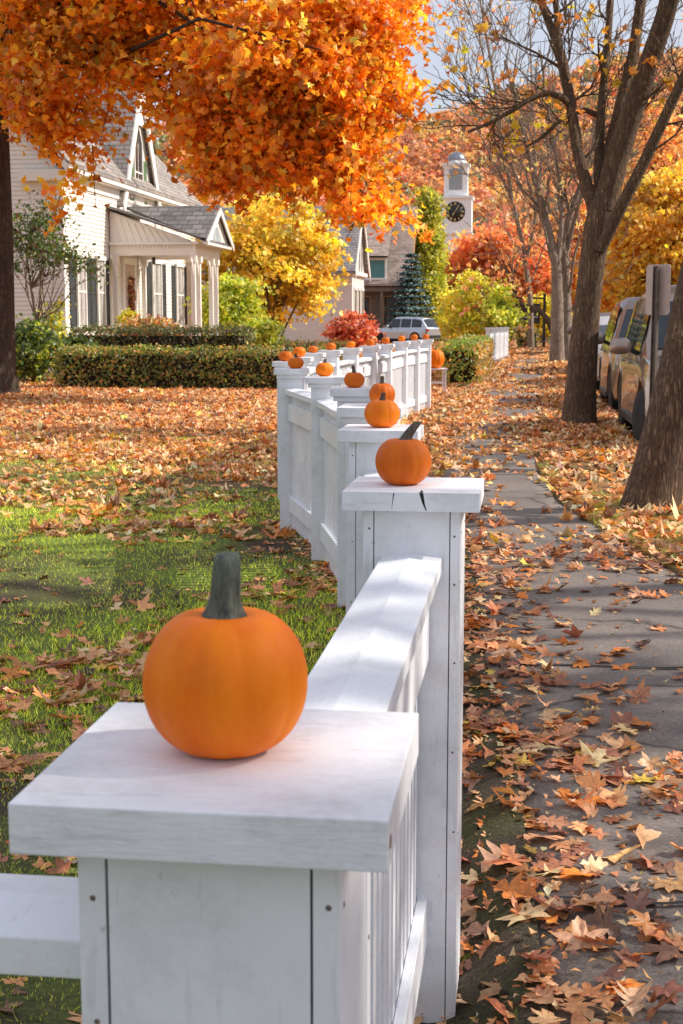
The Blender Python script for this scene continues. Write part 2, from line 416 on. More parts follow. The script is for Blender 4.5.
def carpaint(name, c, met=.75, rough=.22):
    m, nt, out = mat(name); N = NT(nt)
    f = N.noise(N.coord(), 300, 2)
    cc = N.ramp(f, [(.3, tuple(x * .85 for x in c)), (.7, tuple(min(1, x * 1.15) for x in c))])
    N.bsdf(out, cc, rough, Metallic=met, Coat_Weight=.8, Coat_Roughness=.03); return m
M['bronze'] = carpaint('bronze car paint', (.38, .29, .23), .65, .28)
M['charcoal'] = carpaint('charcoal car paint', (.22, .17, .14), .65, .28)
M['silver'] = carpaint('silver car paint', (.52, .55, .60), .7, .3)
M['whitecar'] = carpaint('pale car paint', (.70, .68, .66), .1, .3)

# ------------------------------------------------------------------ ground
def gz(y): return float(-.40 * sst(38, 100, y))
PLy = [-30, 0, 2.8, 5, 7, 10, 14, 18, 25, 40, 60, 95, 140]; PLx = [.05, .05, .03, -.08, -.25, -.5, -.86, -1.15, -1.1, -.75, -.4, .2, 1.0]
PRy = [-30, 0, 5, 7.6, 9, 11, 13.3, 17, 25, 40, 60, 95, 140]; PRx = [2.2, 1.9, 1.45, .95, .62, .26, .12, .06, .3, .45, .6, .9, 1.6]
def PL(y): return np.interp(y, PLy, PLx)
def PR(y): return np.interp(y, PRy, PRx)
KX = 1.13       # kerb
def strip(name, ys, fx0, fx1, fz, nx, mt, kind='structure', side=0.0, zj=0.0):
    b = MB(); ys = list(ys); vs = []
    for y in ys:
        a, c = fx0(y), fx1(y)
        for k in range(nx + 1):
            x = a + (c - a) * k / nx
            vs.append((x, y, fz(x, y) + zj * (float(vnoise(x, y, .35, 3)) - .5)))
    n = nx + 1
    fs = [(i * n + k, i * n + k + 1, (i + 1) * n + k + 1, (i + 1) * n + k) for i in range(len(ys) - 1) for k in range(nx)]
    if side:
        m0 = len(vs)
        for i in range(len(ys)):
            for k in (0, nx): p = vs[i * n + k]; vs.append((p[0], p[1], p[2] - side))
        for i in range(len(ys) - 1):
            fs.append((i * n, (i + 1) * n, m0 + 2 * i + 2, m0 + 2 * i)); fs.append(((i + 1) * n + nx, i * n + nx, m0 + 2 * i + 1, m0 + 2 * i + 3))
    b.add(vs, fs, 0, True); o = b.build(name, mt); tag(o, kind=kind); return o
ys_f = list(np.arange(-12, 30, .5)) + list(np.arange(30, 140, 2.5)) + [160, 200, 300, 600, 1600]
xs = [-1600, -400, -120, -60, -30, -20, -14, -11] + list(np.arange(-9, 0, .5)) + [0, .4, 1, 2, 5, 8, 12, 20, 40, 100, 400, 1600]
def soil_up(x, y):
    fx = np.interp(y, [q[1] for q in FPG], [q[0] for q in FPG]); k = 1 - sst(3.6, 6.0, y)
    return -.06 * k * (1 - sst(fx + .06, PL(y), x)) * sst(fx - 1.2, fx - .2, x) + (.075 + .02 * k * 0) * sst(fx + .05, PL(y) + .01, x)
FPG = [(-.237, -20), (-.237, 3.06), (-.475, 4.66), (-.63, 5.80), (-.886, 7.28), (-1.235, 8.66), (-1.655, 9.95), (-1.95, 11.55), (-2.1, 14), (-2.07, 16.7), (-1.9, 19.1), (-1.645, 23.1), (-1.5, 30), (-1.0, 60), (-.4, 95), (.4, 140)]
def ground_z(x, y):
    z = gz(y) - .08 + .03 * (float(vnoise(x, y, 1.3, 8)) - .5) * (1 if y < 40 else 0)
    t = float(sst(PL(y) + .03, PL(y) + .25, x))
    return z + soil_up(x, y) * (1 - t) - .22 * t
b = MB(); vs = []
xg = np.array(xs)
def warp_x(y):
    # keep a grid line pair on the path edge
    out = []
    for x in xs: out.append(x)
    return out
n = len(xs) + 4
for y in ys_f:
    row = sorted(xs + [PL(y) + .02, PL(y) + .26, PL(y) - .18, PL(y) - .09])
    for x in row: vs.append((x, y, ground_z(x, y)))
vs0 = [(x, -1600, -.3) for x in sorted(xs + [PL(-30) + .02, PL(-30) + .26, PL(-30) - .18, PL(-30) - .09])]
vs = vs0 + vs
fs = [(i * n + k, i * n + k + 1, (i + 1) * n + k + 1, (i + 1) * n + k) for i in range(len(ys_f)) for k in range(n - 1)]
b.add(vs, fs, 0, True); tag(b.build('lawn', M['lawn']), kind='structure')
ysr = list(np.arange(-12, 30, .4)) + list(np.arange(30, 141, 2))
strip('sidewalk', ysr, PL, PR, lambda x, y: gz(y) + .004 * math.sin(y * 2.1), 6, M['path'], side=.2, zj=.012)
strip('verge', ysr, lambda y: PR(y) - .0, lambda y: KX - .004 if PR(y) < KX - .1 else PR(y) + .02, lambda x, y: gz(y) + .012 - .1 * (1 if PR(y) >= KX - .1 else 0), 5, M['verge'], side=.15, zj=.03)
strip('kerb', [y for y in ysr if y > 7.2], lambda y: KX, lambda y: KX + .13, lambda x, y: gz(y) + .016, 1, M['stone'], side=.2)
strip('road', [-60] + ysr + [200, 400], lambda y: KX - .3 if y > 8 else 1.0, lambda y: 9.0, lambda x, y: gz(y) - .09, 4, M['road'])
strip('kerb', ysr, lambda y: 9.0, lambda y: 9.15, lambda x, y: gz(y) + .01, 1, M['stone'], side=.2)
strip('verge', ysr, lambda y: 9.15, lambda y: 40, lambda x, y: gz(y) + .012, 8, M['verge'], side=.15)
strip('soil_border', [y for y in ysr if -4 < y < 42], lambda y: np.interp(y, [q[1] for q in FPG], [q[0] for q in FPG]) + .02, lambda y: PL(y) + .035, lambda x, y: ground_z(x, y) + .007, 9, M['soil'], zj=.012)
for y0_, am in ((3.35, .02), (5.75, .015)):      # dirt filled joints across the asphalt
    b = MB(); vs = []
    for k in range(41):
        x = PL(y0_) + (PR(y0_) - PL(y0_)) * k / 40; yj = y0_ + am * (float(vnoise(x * 9, y0_, 1, 3)) - .5) * 2 + .04 * x; hw_ = .006 + .007 * float(vnoise(x * 14, y0_, 1, 5)); zz_ = gz(y0_) + .004 * math.sin(y0_ * 2.1) + .0095
        vs += [(x, yj - hw_, zz_), (x, yj + hw_, zz_)]
    b.add(vs, [(2 * k, 2 * k + 2, 2 * k + 3, 2 * k + 1) for k in range(40)]); tag(b.build('sidewalk_joint', M['dark']), kind='structure')
# ------------------------------------------------------------------ fence
FP = [(-.237, 1.125), (-.237, 3.06), (-.475, 4.66), (-.63, 5.80), (-.886, 7.28), (-1.235, 8.66), (-1.655, 9.95), (-1.95, 11.55), (-2.06, 12.8),
      (-2.16, 14.3), (-2.15, 15.55), (-2.07, 16.7), (-1.975, 17.9), (-1.90, 19.1), (-1.86, 21.1), (-1.755, 22.1), (-1.645, 23.1)]
CAPZ = 1.06
fence = empty('picket_fence', (FP[0][0], FP[0][1], 0), 0, 'weathered white picket fence with pumpkin topped posts curving along the path', 'fence')
FO = Vector((FP[0][0], FP[0][1], 0))
def post(i, p, ang, nearp):
    w = .103 if i < 2 else (.097 if i < 4 else .088); cw = .143 if i < 2 else (.13 if i < 4 else .12); ct = .040
    g = -.2
    zt = CAPZ - ct
    b = MB()
    b.box((0, 0, (zt + g) / 2), (2 * w - .008, 2 * w - .008, zt - g - .002), mi=1 if nearp else 0)
    if nearp:
        s, gap = .0215, .0022
        for sg in (-1, 1):
            y = sg * (w - .002)
            b.box((-(w - s / 2), y, (zt + g) / 2), (s, .006, zt - g)); b.box((w - s / 2, y, (zt + g) / 2), (s, .006, zt - g))
            b.box((0, y, (zt + g) / 2), (2 * w - 2 * s - 2 * gap, .0052, zt - g))
            x = sg * (w - .003); q = w - .006
            b.box((x, -(q - s / 2), (zt + g) / 2), (.006, s, zt - g)); b.box((x, q - s / 2, (zt + g) / 2), (.006, s, zt - g))
            b.box((x, 0, (zt + g) / 2), (.0052, 2 * q - 2 * s - 2 * gap, zt - g))
    if nearp and i < 3:
        for zz_ in (zt - .05, zt - .155, zt - .33, zt - .52, zt - .71):
            for sx in (-1, 1):
                q_ = random.uniform(-.003, .003)
                b.lathe([(.0, -.0008), (.0024, -.0007), (.0026, .0006)], 8, (sx * (w - s / 2) + q_, -w - .0011, zz_ + q_ * 3), 2, 'Y'); b.lathe([(.0, .0008), (.0024, .0007), (.0026, -.0006)], 8, (w + .0001, sx * (w - .006 - s / 2) + q_, zz_), 2, 'X')
    o = b.build('fence_post', [M['paint'], M['dark'], M['nail']], fence, bevel=.0016)
    o.location = Vector((p[0], p[1], 0)) - FO; o.rotation_euler = (0, 0, ang)
    c = MB(); c.box((0, 0, CAPZ - ct / 2), (2 * cw, 2 * cw, ct))
    if i >= 3: c.box((0, 0, CAPZ - ct - .012), (2 * w + .03, 2 * w + .03, .026))
    if i == 1:     # weather cracks in the front edge of the cap
        c.prism([(-.036, -cw - .0006, CAPZ - .002), (-.0335, -cw - .0006, CAPZ - .002), (-.0395, -cw - .0006, CAPZ - ct + .002)], (0, .001, 0), 1)
        c.prism([(.018, -cw - .0006, CAPZ - .001), (.0265, -cw - .0006, CAPZ - .001), (.030, -cw - .0006, CAPZ - ct + .016), (.034, -cw - .0006, CAPZ - ct + .002), (.0315, -cw - .0006, CAPZ - ct + .003), (.0245, -cw - .0006, CAPZ - ct + .018)], (0, .001, 0), 1)
        c.prism([(.018, -cw - .0006, CAPZ + .0006), (.0265, -cw - .0006, CAPZ + .0006), (.021, -cw + .045, CAPZ + .0006)], (0, 0, -.001), 1)
    if i == 0:
        c.lathe([(.0, -.0015), (.007, -.001), (.005, .001), (0, .001)], 9, (cw, -cw + .012, CAPZ - .020), 2, 'X')
    co = c.build('post_cap', [M['paintcap'], M['dark'], M['acorn']], o, bevel=.004 if i < 2 else .003)
    return o
angs = [0.0] * len(FP)
for i in range(2, len(FP) - 1):
    d = Vector(FP[i + 1]) - Vector(FP[i - 1]); angs[i] = -math.atan2(d.x, d.y) * -1 * -1 * .5
for i, p in enumerate(FP): post(i, p, angs[i] if i > 3 else 0, i < 4)
def rail_profile(b, p, q, zc, w=.128, th=.034, peak=.010):
    p, q = Vector((p[0], p[1], 0)) - FO, Vector((q[0], q[1], 0)) - FO
    d = (q - p).normalized(); r = Vector((d.y, -d.x, 0))
    prof = [(-w / 2, zc - th), (w / 2, zc - th), (w / 2, zc), (0, zc + peak), (-w / 2, zc)]
    vs = [a + r * x + Vector((0, 0, z)) for a in (p, q) for x, z in prof]; n = 5
    b.add(vs, [(0, 1, 2, 3, 4)[::1], (9, 8, 7, 6, 5)] + [(i, i + n, (i + 1) % n + n, (i + 1) % n) for i in range(n)])
def bay(i, p, q, pickets=True):
    wi = .10 if i < 3 else .088
    P, Q = Vector(p), Vector(q); d = (Q - P).normalized(); a, c = P + d * wi, Q - d * wi
    L = (c - a).length; ang = math.atan2(d.y, d.x)
    b = MB(); rail_profile(b, a, c, .918); b.build('top_rail', M['paintrail'], fence, bevel=.002, fix=True)
    if not pickets:
        b = MB(); rail_profile(b, a, c, .30, .06, .09, 0); b.build('bottom_rail', M['paintrail'], fence, bevel=.002, fix=True); return
    mid = (a + c) / 2
    for nm, z0, z1 in (('middle_rail', .70, .82), ('bottom_rail', .06, .165)):
        b = MB()
        for sg in (-1, 1):
            off = Vector((-d.y, d.x)) * sg * .028
            b.box((mid.x + off.x - FO.x, mid.y + off.y - FO.y, (z0 + z1) / 2), (L - .002, .022, z1 - z0), rz=ang)
        b.build(nm, M['paintrail'], fence, bevel=.002)
    b = MB(); n = max(3, int(L / .080)); 
    for k in range(n):
        t = (k + .5) / n; pt = a.lerp(c, t)
        b.box((pt.x - FO.x, pt.y - FO.y, (.885 - .06) / 2), (.046, .0318, .885 + .058), rz=ang)
    b.build('picket_panel', M['paint'], fence)
for i in range(len(FP) - 1): bay(i, FP[i], FP[i + 1])
bay(0, FP[0], (FP[0][0] - 2.1, FP[0][1]), False)
post(4, (FP[0][0] - 2.1, FP[0][1]), 0, False)

# ------------------------------------------------------------------ pumpkins
def pumpkin(loc, d, h, skin, stem, label, ribs=10, amp=.035, lean=(0, 0), sh=.055, sr=.011, rz=0, seed=0, group='pumpkins on the fence posts', flare=2.3):
    t = empty('pumpkin', loc, rz, label, 'pumpkin', group)
    rs = random.Random(seed); r = d / 2
    prof = []; n = 26
    for k in range(n + 1):
        a = PI * k / n
        rad = r * (max(0.0, math.sin(a)) ** .82); z = h / 2 - h / 2 * math.cos(a)
        dip = .13 * h * math.exp(-(rad / (r * .30)) ** 2) * (1 if k > n / 2 else .5)
        z = z - dip if k > n / 2 else z + dip
        prof.append((max(rad, .0008), z))
    zmin = min(z for _, z in prof); prof = [(a, z - zmin) for a, z in prof]
    ph = rs.random() * 6
    lop = rs.uniform(-.03, .03)
    def rf(th, z): return (1 + amp * (abs(math.cos(ribs / 2 * th + ph)) ** .6 - .7) + lop * math.cos(th) + .012 * math.sin(2 * th + ph))
    b = MB(); b.lathe(prof, 140, rfun=rf); b.build('body', skin, t)
    s = MB(); N_ = 12; top = prof[-1][1] - .004
    ns = 10; vs = []
    for k in range(N_ + 1):
        u = k / N_; rad = sr * (1 + (flare - 1) * math.exp(-u * 5.0) - .12 * u + .06 * math.sin(u * 9 + seed))
        if k == N_: rad *= .9
        cx, cy = lean[0] * u ** 1.3, lean[1] * u ** 1.3
        for q in range(30):
            th = 2 * PI * q / 30; rr = rad * (1 + (.20 + .10 * math.exp(-u * 4)) * (abs(math.cos(3 * th + u * 1.1)) ** .7 - .6) * 1.2 + .03 * rs.uniform(-1, 1))
            vs.append((cx + rr * math.cos(th), cy + rr * math.sin(th), top + sh * u))
    fs = [(i * 30 + k, i * 30 + (k + 1) % 30, (i + 1) * 30 + (k + 1) % 30, (i + 1) * 30 + k) for i in range(N_) for k in range(30)] + [tuple(N_ * 30 + k for k in range(30))]
    s.add(vs, fs, 0, True); s.build('stem', stem, t)
    return t
ordw = ['third', 'fourth', 'fifth', 'sixth', 'seventh', 'eighth', 'ninth', 'tenth', 'eleventh', 'twelfth', 'thirteenth', 'fourteenth', 'third to last', 'second to last', 'last']
pumpkin((-.247, 1.135, CAPZ), .136, .128, M['pump'], M['stemgreen'], 'smooth bright orange pumpkin with thick grey green stem on the nearest post', 10, .042, (.004, 0), .064, .0118, 0, 1, flare=2.25)
pumpkin((-.266, 3.06, CAPZ), .122, .108, M['pump2'], M['stembrown'], 'orange pumpkin with dark stem leaning right on the second cracked post cap', 11, .04, (.035, 0), .05, .0105, .4, 2)
sz = [(.118, .098), (.105, .10), (.105, .085), (.11, .09), (.115, .085), (.115, .09), (.12, .10), (.115, .09), (.13, .10), (.12, .10), (.13, .11), (.13, .12), (.12, .11), (.13, .12), (.12, .11)]
lbl = ['squat orange pumpkin with upright stem on the third post, just behind the cracked cap',
       'orange pumpkin half hidden behind the third post pumpkin, on the fourth post',
       'round orange pumpkin with thin stem on the fifth post cap, left of the overlapping pair',
       'orange pumpkin with stubby stem on the sixth post cap',
       'small orange pumpkin on the seventh post at the left bulge of the fence',
       'orange pumpkin on the leftmost fence post cap, behind the seventh post',
       'orange pumpkin on the ninth post, just right of the leftmost one',
       'orange pumpkin on the tenth post where the fence turns back right',
       'rounder orange pumpkin on the eleventh post in front of the long hedge',
       'orange pumpkin on the twelfth post below the red bush',
       'dark orange pumpkin on the thirteenth post below the red bush',
       'orange pumpkin on the fourteenth post left of the silver car',
       'orange pumpkin on the third to last post, left under the silver car',
       'orange pumpkin on the second to last post under the silver car wheel',
       'orange pumpkin on the last post at the right end of the fence']
for k in range(15):
    p = FP[k + 2]; o = (.0, .04, 0, 0, .03, -.02, 0, 0, 0, 0, 0, 0, 0, 0, 0)[k]
    le = [(.006, .0), (.0, 0), (.006, 0), (-.006, 0), (.004, 0)][k % 5]
    pumpkin((p[0] + o, p[1], CAPZ), sz[k][0] * (1 if k < 7 else .88), sz[k][1] * (1 if k < 7 else .85), M['pump2' if k % 3 else 'pump'], M['stembrown'], lbl[k], 10 + k % 3, .045, le, .036 + .006 * (k % 3), .008, k * 1.3, k + 5)
lbl = None
# low stand with a pumpkin past the end of the fence
t = empty('plant_stand', (-1.85, 28.6, 0), .2, 'low white slatted stand by the end of the fence under a big pumpkin', 'stand')
b = MB()
for k in range(4): b.box((-.18 + .12 * k, 0, .39), (.1, .44, .025))
b.build('stand_top', M['paint'], t)
for sx in (-1, 1):
    for sy in (-1, 1): MB().box((sx * .19, sy * .19, .165), (.035, .035, .425)).build('leg', M['paint'], t)
for sy in (-1, 1): MB().box((0, sy * .19, .12), (.345, .02, .03)).build('stretcher', M['paint'], t)
pumpkin((-1.85, 28.6, .405), .37, .40, M['pump'], M['stembrown'], 'large tall orange pumpkin on a low white stand beside the hedge', 12, .05, (.02, 0), .08, .02, 0, 44, group='big pumpkins')

# ------------------------------------------------------------------ fallen leaves and grass
FALL = [(.60, .245, .085, 3), (.50, .18, .06, 2.2), (.68, .36, .17, 3.6), (.30, .12, .05, 1.2), (.68, .45, .25, 2.4), (.60, .22, .03, 1.5), (.62, .42, .08, .45), (.2, .09, .05, .8)]
FALLN = [(.50, .21, .085, 3.2), (.41, .15, .055, 2.6), (.58, .30, .14, 2.8), (.28, .11, .06, 1.8), (.62, .37, .20, 2.0), (.50, .155, .025, 1.4), (.58, .38, .06, .3), (.15, .07, .045, 1.4)]
FENX = lambda y: np.interp(y, [q[1] for q in FP] + [30], [q[0] for q in FP] + [-1.5])
def surf_z(x, y):
    z = np.array([-.40 * 1.0]) * sst(38, 100, y)
    left = x < PL(y) - .02; path = (~left) & (x <= PR(y)); road = x > KX + .13
    verge = (~left) & (~path) & (~road)
    zz = np.where(left, -.078 + soil_up(x, y), np.where(path, .004, np.where(verge, .022, -.088)))
    return z + zz
def density(x, y):
    d = np.zeros_like(x)
    pl, pr, fx = PL(y), PR(y), FENX(y)
    n1 = vnoise(x, y, 1.1, 1); n2 = vnoise(x, y, .37, 2); n3 = vnoise(x, y, 2.6, 4)
    lawn = x < fx
    cover = .06 + .62 * sst(.46, .72, n1 * .55 + n2 * .45) + .95 * sst(12.5, 16.5, y + 4.0 * (n3 - .5) + .28 * (x + 4))
    d = np.where(lawn, np.clip(cover, 0, 1) , d)
    border = (x >= fx) & (x < pl)
    d = np.where(border, (.5 + .6 * n2) * (.45 + .55 * sst(2.9, 3.6, y)), d)
    path = (x >= pl) & (x <= pr); u = (x - pl) / np.maximum(pr - pl, .1)
    edge = np.exp(-np.clip(x - pl, 0, 9) / .22) * .95
    streak = sst(.50, .74, n1 * .4 + n2 * .35 + .25 * vnoise(x, y, .16, 9))
    farp = sst(13, 24, y)
    pd = edge * (.7 + .6 * n2) + .58 * streak + .035 + .8 * np.exp(-np.clip(pr - x, 0, 9) / .22) * sst(6, 10, y) * n1 + 1.0 * farp * sst(.30, .55, n1) * (1 - .7 * np.exp(-((u - .55) / .22) ** 2))
    pd = np.where((y > 8.8) & (y < 13), pd * .55, pd)
    d = np.where(path, np.clip(pd, 0, 1), d)
    verge = (x > pr) & (x < KX + .13)
    d = np.where(verge, .42 + .6 * sst(.3, .6, n1) + .5 * sst(13.5, 15, y), d)
    road = x >= KX + .13
    d = np.where(road, .75 * np.exp(-(x - KX - .13) / .5) + .08, d)
    return np.clip(d, 0, 1)
def invw(x, y):     # inside the widened view wedge
    return (x > -.44 * y - 1.3) & (x < .17 * y + 1.0)
def scatter(y0, y1, rate, x0=-14, x1=4):
    xa = max(x0, -.44 * y1 - 1.3); xb = min(x1, .17 * y1 + 1.0)
    n = int((y1 - y0) * (xb - xa) * rate)
    x = rng.uniform(xa, xb, n); y = rng.uniform(y0, y1, n)
    k = invw(x, y) & (rng.random(n) < density(x, y)); return x[k], y[k]
parts = []
for y0, y1, rate, s0, s1, shp, cu in ((1.6, 5, 230, .05, .145, OAK5, .16), (1.6, 5, 190, .045, .14, MAPLE5, .16), (5, 9, 190, .06, .13, MAPLE5, .18), (5, 9, 110, .05, .12, OAK5, .18), (9, 16, 230, .06, .125, MAPLE, .24), (16, 32, 190, .07, .13, STAR, .26), (32, 64, 60, .12, .2, DIAM, .3), (64, 105, 22, .18, .3, DIAM, .3)):
    x, y = scatter(y0, y1, rate); n = len(x)
    s = rng.uniform(s0, s1, n) ** 1.0 * rng.choice([1, .75, 1.1], n)
    flat = rng.random((n, 1)) < .55
    nr = np.stack([rng.normal(0, 1, n) * .33, rng.normal(0, 1, n) * .33, np.ones(n)], 1)
    nr[:, :2] *= 1.0 if y0 < 9 else .66
    nr = np.where(flat, nr * [.4, .4, 1], nr * [1.3, 1.3, 1])
    z = surf_z(x, y) + .004 + np.abs(rng.normal(0, .007, n)) * (density(x, y) + .2) + s * .035 * (~flat[:, 0])
    C = pick(FALLN if y0 < 9 else FALL, n, .22)
    C[rng.random(n) < .12] *= .55
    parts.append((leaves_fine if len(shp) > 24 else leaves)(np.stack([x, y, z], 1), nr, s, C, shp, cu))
for y0, y1, rate in ((1.8, 5, 1500), (5, 10, 700)):      # crumbled leaf bits, mostly along the edges
    x, y = scatter(y0, y1, rate, -2.5, 2); pl, fx = PL(y), FENX(y)
    k = rng.random(len(x)) < np.where((x > fx - .1) & (x < pl + .02), 1.0, np.where(x < fx, .22, .35)); x, y = x[k], y[k]; n = len(x)
    parts.append(leaves(np.stack([x, y, surf_z(x, y) + .006 + .004 * rng.random(n)], 1), np.stack([rng.normal(0, .25, n), rng.normal(0, .25, n), np.ones(n)], 1), rng.uniform(.010, .042, n), pick(FALL, n, .3) * .75, DIAM, .25))
V, T, C = join(parts)
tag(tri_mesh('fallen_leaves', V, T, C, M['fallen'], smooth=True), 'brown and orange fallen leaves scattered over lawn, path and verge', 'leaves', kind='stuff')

def grass(name, regions, pal, label):
    VV, TT, CC = [], [], []; o = 0
    for (x0, x1, y0, y1, rate, h0, h1, w, fn) in regions:
        n = int((x1 - x0) * (y1 - y0) * rate); x = rng.uniform(x0, x1, n); y = rng.uniform(y0, y1, n)
        k = invw(x, y) & fn(x, y); x, y = x[k], y[k]; n = len(x)
        z = surf_z(x, y) - .012
        h = rng.uniform(h0, h1, n); a = rng.uniform(0, 2 * PI, n); l = rng.normal(0, .55, (n, 2)) * h[:, None]
        P0 = np.stack([x - w * np.cos(a), y - w * np.sin(a), z], 1); P1 = np.stack([x + w * np.cos(a), y + w * np.sin(a), z], 1)
        P2 = np.stack([x + l[:, 0], y + l[:, 1], z + h], 1)
        V = np.stack([P0, P1, P2], 1).reshape(-1, 3); T = np.arange(n * 3).reshape(-1, 3)
        c = pick(pal, n, .2); c = np.repeat(c[:, None], 3, 1) * np.array([.75, .75, 1.15])[None, :, None]
        VV.append(V); TT.append(T + o); CC.append(c.reshape(-1, 3)); o += len(V)
    ob = tri_mesh(name, np.concatenate(VV), np.concatenate(TT), np.concatenate(CC), M['grass'])
    return tag(ob, label, 'grass', kind='stuff')
GR = [(.28, .33, .02, 3), (.40, .43, .03, 2.2), (.50, .48, .05, 1.6), (.10, .16, .016, 1.4), (.36, .33, .08, .5)]
def lawnf(x, y):
    g = .55 * vnoise(x, y, .9, 21) + .45 * vnoise(x, y, .3, 22)
    close = np.exp(-np.clip(FENX(y) - x, 0, 9) / .5)
    return (x < FENX(y) + .02) & (rng.random(len(x)) < sst(.10, .38, g - .22 * close))
def vergef(x, y):
    g = .6 * vnoise(x, y, .8, 31) + .4 * vnoise(x, y, .25, 32)
    return (x > PR(y) + .01 + .12 * (vnoise(x, y, .2, 5) - .5)) & (x < KX - .02) & (rng.random(len(x)) < sst(.42, .62, g))
grass('lawn_grass', [(-4.0, -.2, 1.4, 6, 5200, .012, .036, .0022, lawnf), (-6.2, -.3, 6, 11, 2900, .014, .04, .003, lawnf), (-9.2, -1.2, 11, 18, 1100, .018, .045, .0045, lawnf)], GR, 'short green lawn grass and moss inside the fence')
grass('verge_grass', [(-.4, KX, 7, 14, 2600, .015, .05, .003, vergef)], [(.18, .19, .03, 2), (.13, .16, .02, 2), (.28, .23, .06, 1)], 'sparse yellow green grass on the verge beside the path')
# dark soil border under the fence has short moss
for k, (x, y) in enumerate([(-.045, 2.62), (-.055, 2.75), (-.03, 2.9), (.01, 2.68), (-.075, 3.0), (-.06, 2.98), (.00, 3.12), (-.02, 2.55), (.015, 2.56)]):
    t = empty('acorn', (x, y, ground_z(x, y) + .010), k * 1.9, 'small brown acorn on the soil between the fence and the path edge', 'acorn', 'acorns on the soil by the fence')
    b = MB(); b.lathe([(.0006, -.012), (.005, -.0095), (.0085, -.003), (.009, .003), (.006, .008), (.002, .0115), (.0005, .012)], 14, ax='X' if k % 2 else 'Y'); b.build('nut', M['acorn'], t)
    b = MB(); b.lathe([(.0005, .0045), (.009, .004), (.0098, .001), (.0098, -.001)][::-1] if False else [(.0097, -.0008), (.0101, .0035), (.0075, .0095), (.0025, .0128), (.0005, .013)], 14, ax='X' if k % 2 else 'Y'); b.build('acorn_cap', M['barkdark'], t)

# ------------------------------------------------------------------ layout helper: a point at street distance Y seen in direction (px, py) of the survey photo
F_, CX_, CY_, PITCH, YAW, EYE = 1422., 341.5, 512., R(7.8083), R(7.4426), 1.42
def at(px, py, Y):
    x = (px - CX_) / F_; y = (CY_ - py) / F_
    c, s = math.cos(PITCH), math.sin(PITCH); fw = c + y * s; up = -s + y * c
    X = x * math.cos(YAW) - fw * math.sin(YAW); YY = x * math.sin(YAW) + fw * math.cos(YAW)
    t = Y / YY; return Vector((X * t, Y, EYE + up * t))

# ------------------------------------------------------------------ trees
def grow(b, p, d, L, r, lvl, tips, nseg=5, kids=(3, 4), wob=.22, up=.12, ratio=.62, spread=.8, ns=6, rmin=.006, tip_r=.35):
    p = Vector(p); d = Vector(d).normalized(); path = [p.copy()]; dirs = [d.copy()]
    for i in range(nseg):
        d = (d + Vector((random.gauss(0, wob), random.gauss(0, wob), random.gauss(0, wob) + up))).normalized()
        p = p + d * L / nseg; path.append(p.copy()); dirs.append(d.copy())
    radii = [max(rmin, r * (1 - (1 - tip_r) * i / nseg)) for i in range(nseg + 1)]
    b.tube(path, radii, max(3, ns), cap=False)
    if lvl <= 0: tips.append((path[-1], d)); tips.append((path[nseg // 2], d)); return
    for k in range(random.randint(*kids)):
        i = random.randint(max(1, nseg // 3), nseg)
        a = Vector((random.gauss(0, 1), random.gauss(0, 1), random.gauss(0, 1))); a -= dirs[i] * a.dot(dirs[i]); a.normalize()
        nd = (dirs[i] + a * spread * random.uniform(.6, 1.2)).normalized()
        grow(b, path[i], nd, L * ratio * random.uniform(.75, 1.2), radii[i] * .62, lvl - 1, tips, max(3, nseg - 1), kids, wob, up, ratio, spread, max(3, ns - 1), rmin, tip_r)

def clumps(ells, n):
    w = np.array([(e[1][0] * e[1][1] * e[1][2]) ** .7 * (e[2] if len(e) > 2 else 1) for e in ells]); w /= w.sum()
    out = []
    for i in rng.choice(len(ells), n, p=w):
        c, r = np.array(ells[i][0], float), np.array(ells[i][1], float)
        u = unit(rng.normal(size=3)); out.append(c + u * r * (rng.random() ** .45))
    return np.array(out)
def foliage(cl, per, spread, size, pal, shape, curl=.18, flat=.6, bright=.22, gap=0):
    n = len(cl); cnt = rng.poisson(per, n)
    idx = np.repeat(np.arange(n), cnt)
    sc = (spread * rng.uniform(.6, 1.35, n))[idx][:, None]
    P = cl[idx] + rng.normal(size=(len(idx), 3)) * sc * [1, 1, flat]
    nr = rng.normal(size=(len(idx), 3)) + [0, 0, .7]
    f = (1 + rng.normal(0, bright, n))[idx]
    C = np.clip(pick(pal, len(idx), .16) * np.clip(f, .4, 1.7)[:, None], .003, .95)
    s = rng.uniform(size[0], size[1], len(idx))
    return leaves(P, nr, s, C, shape, curl)

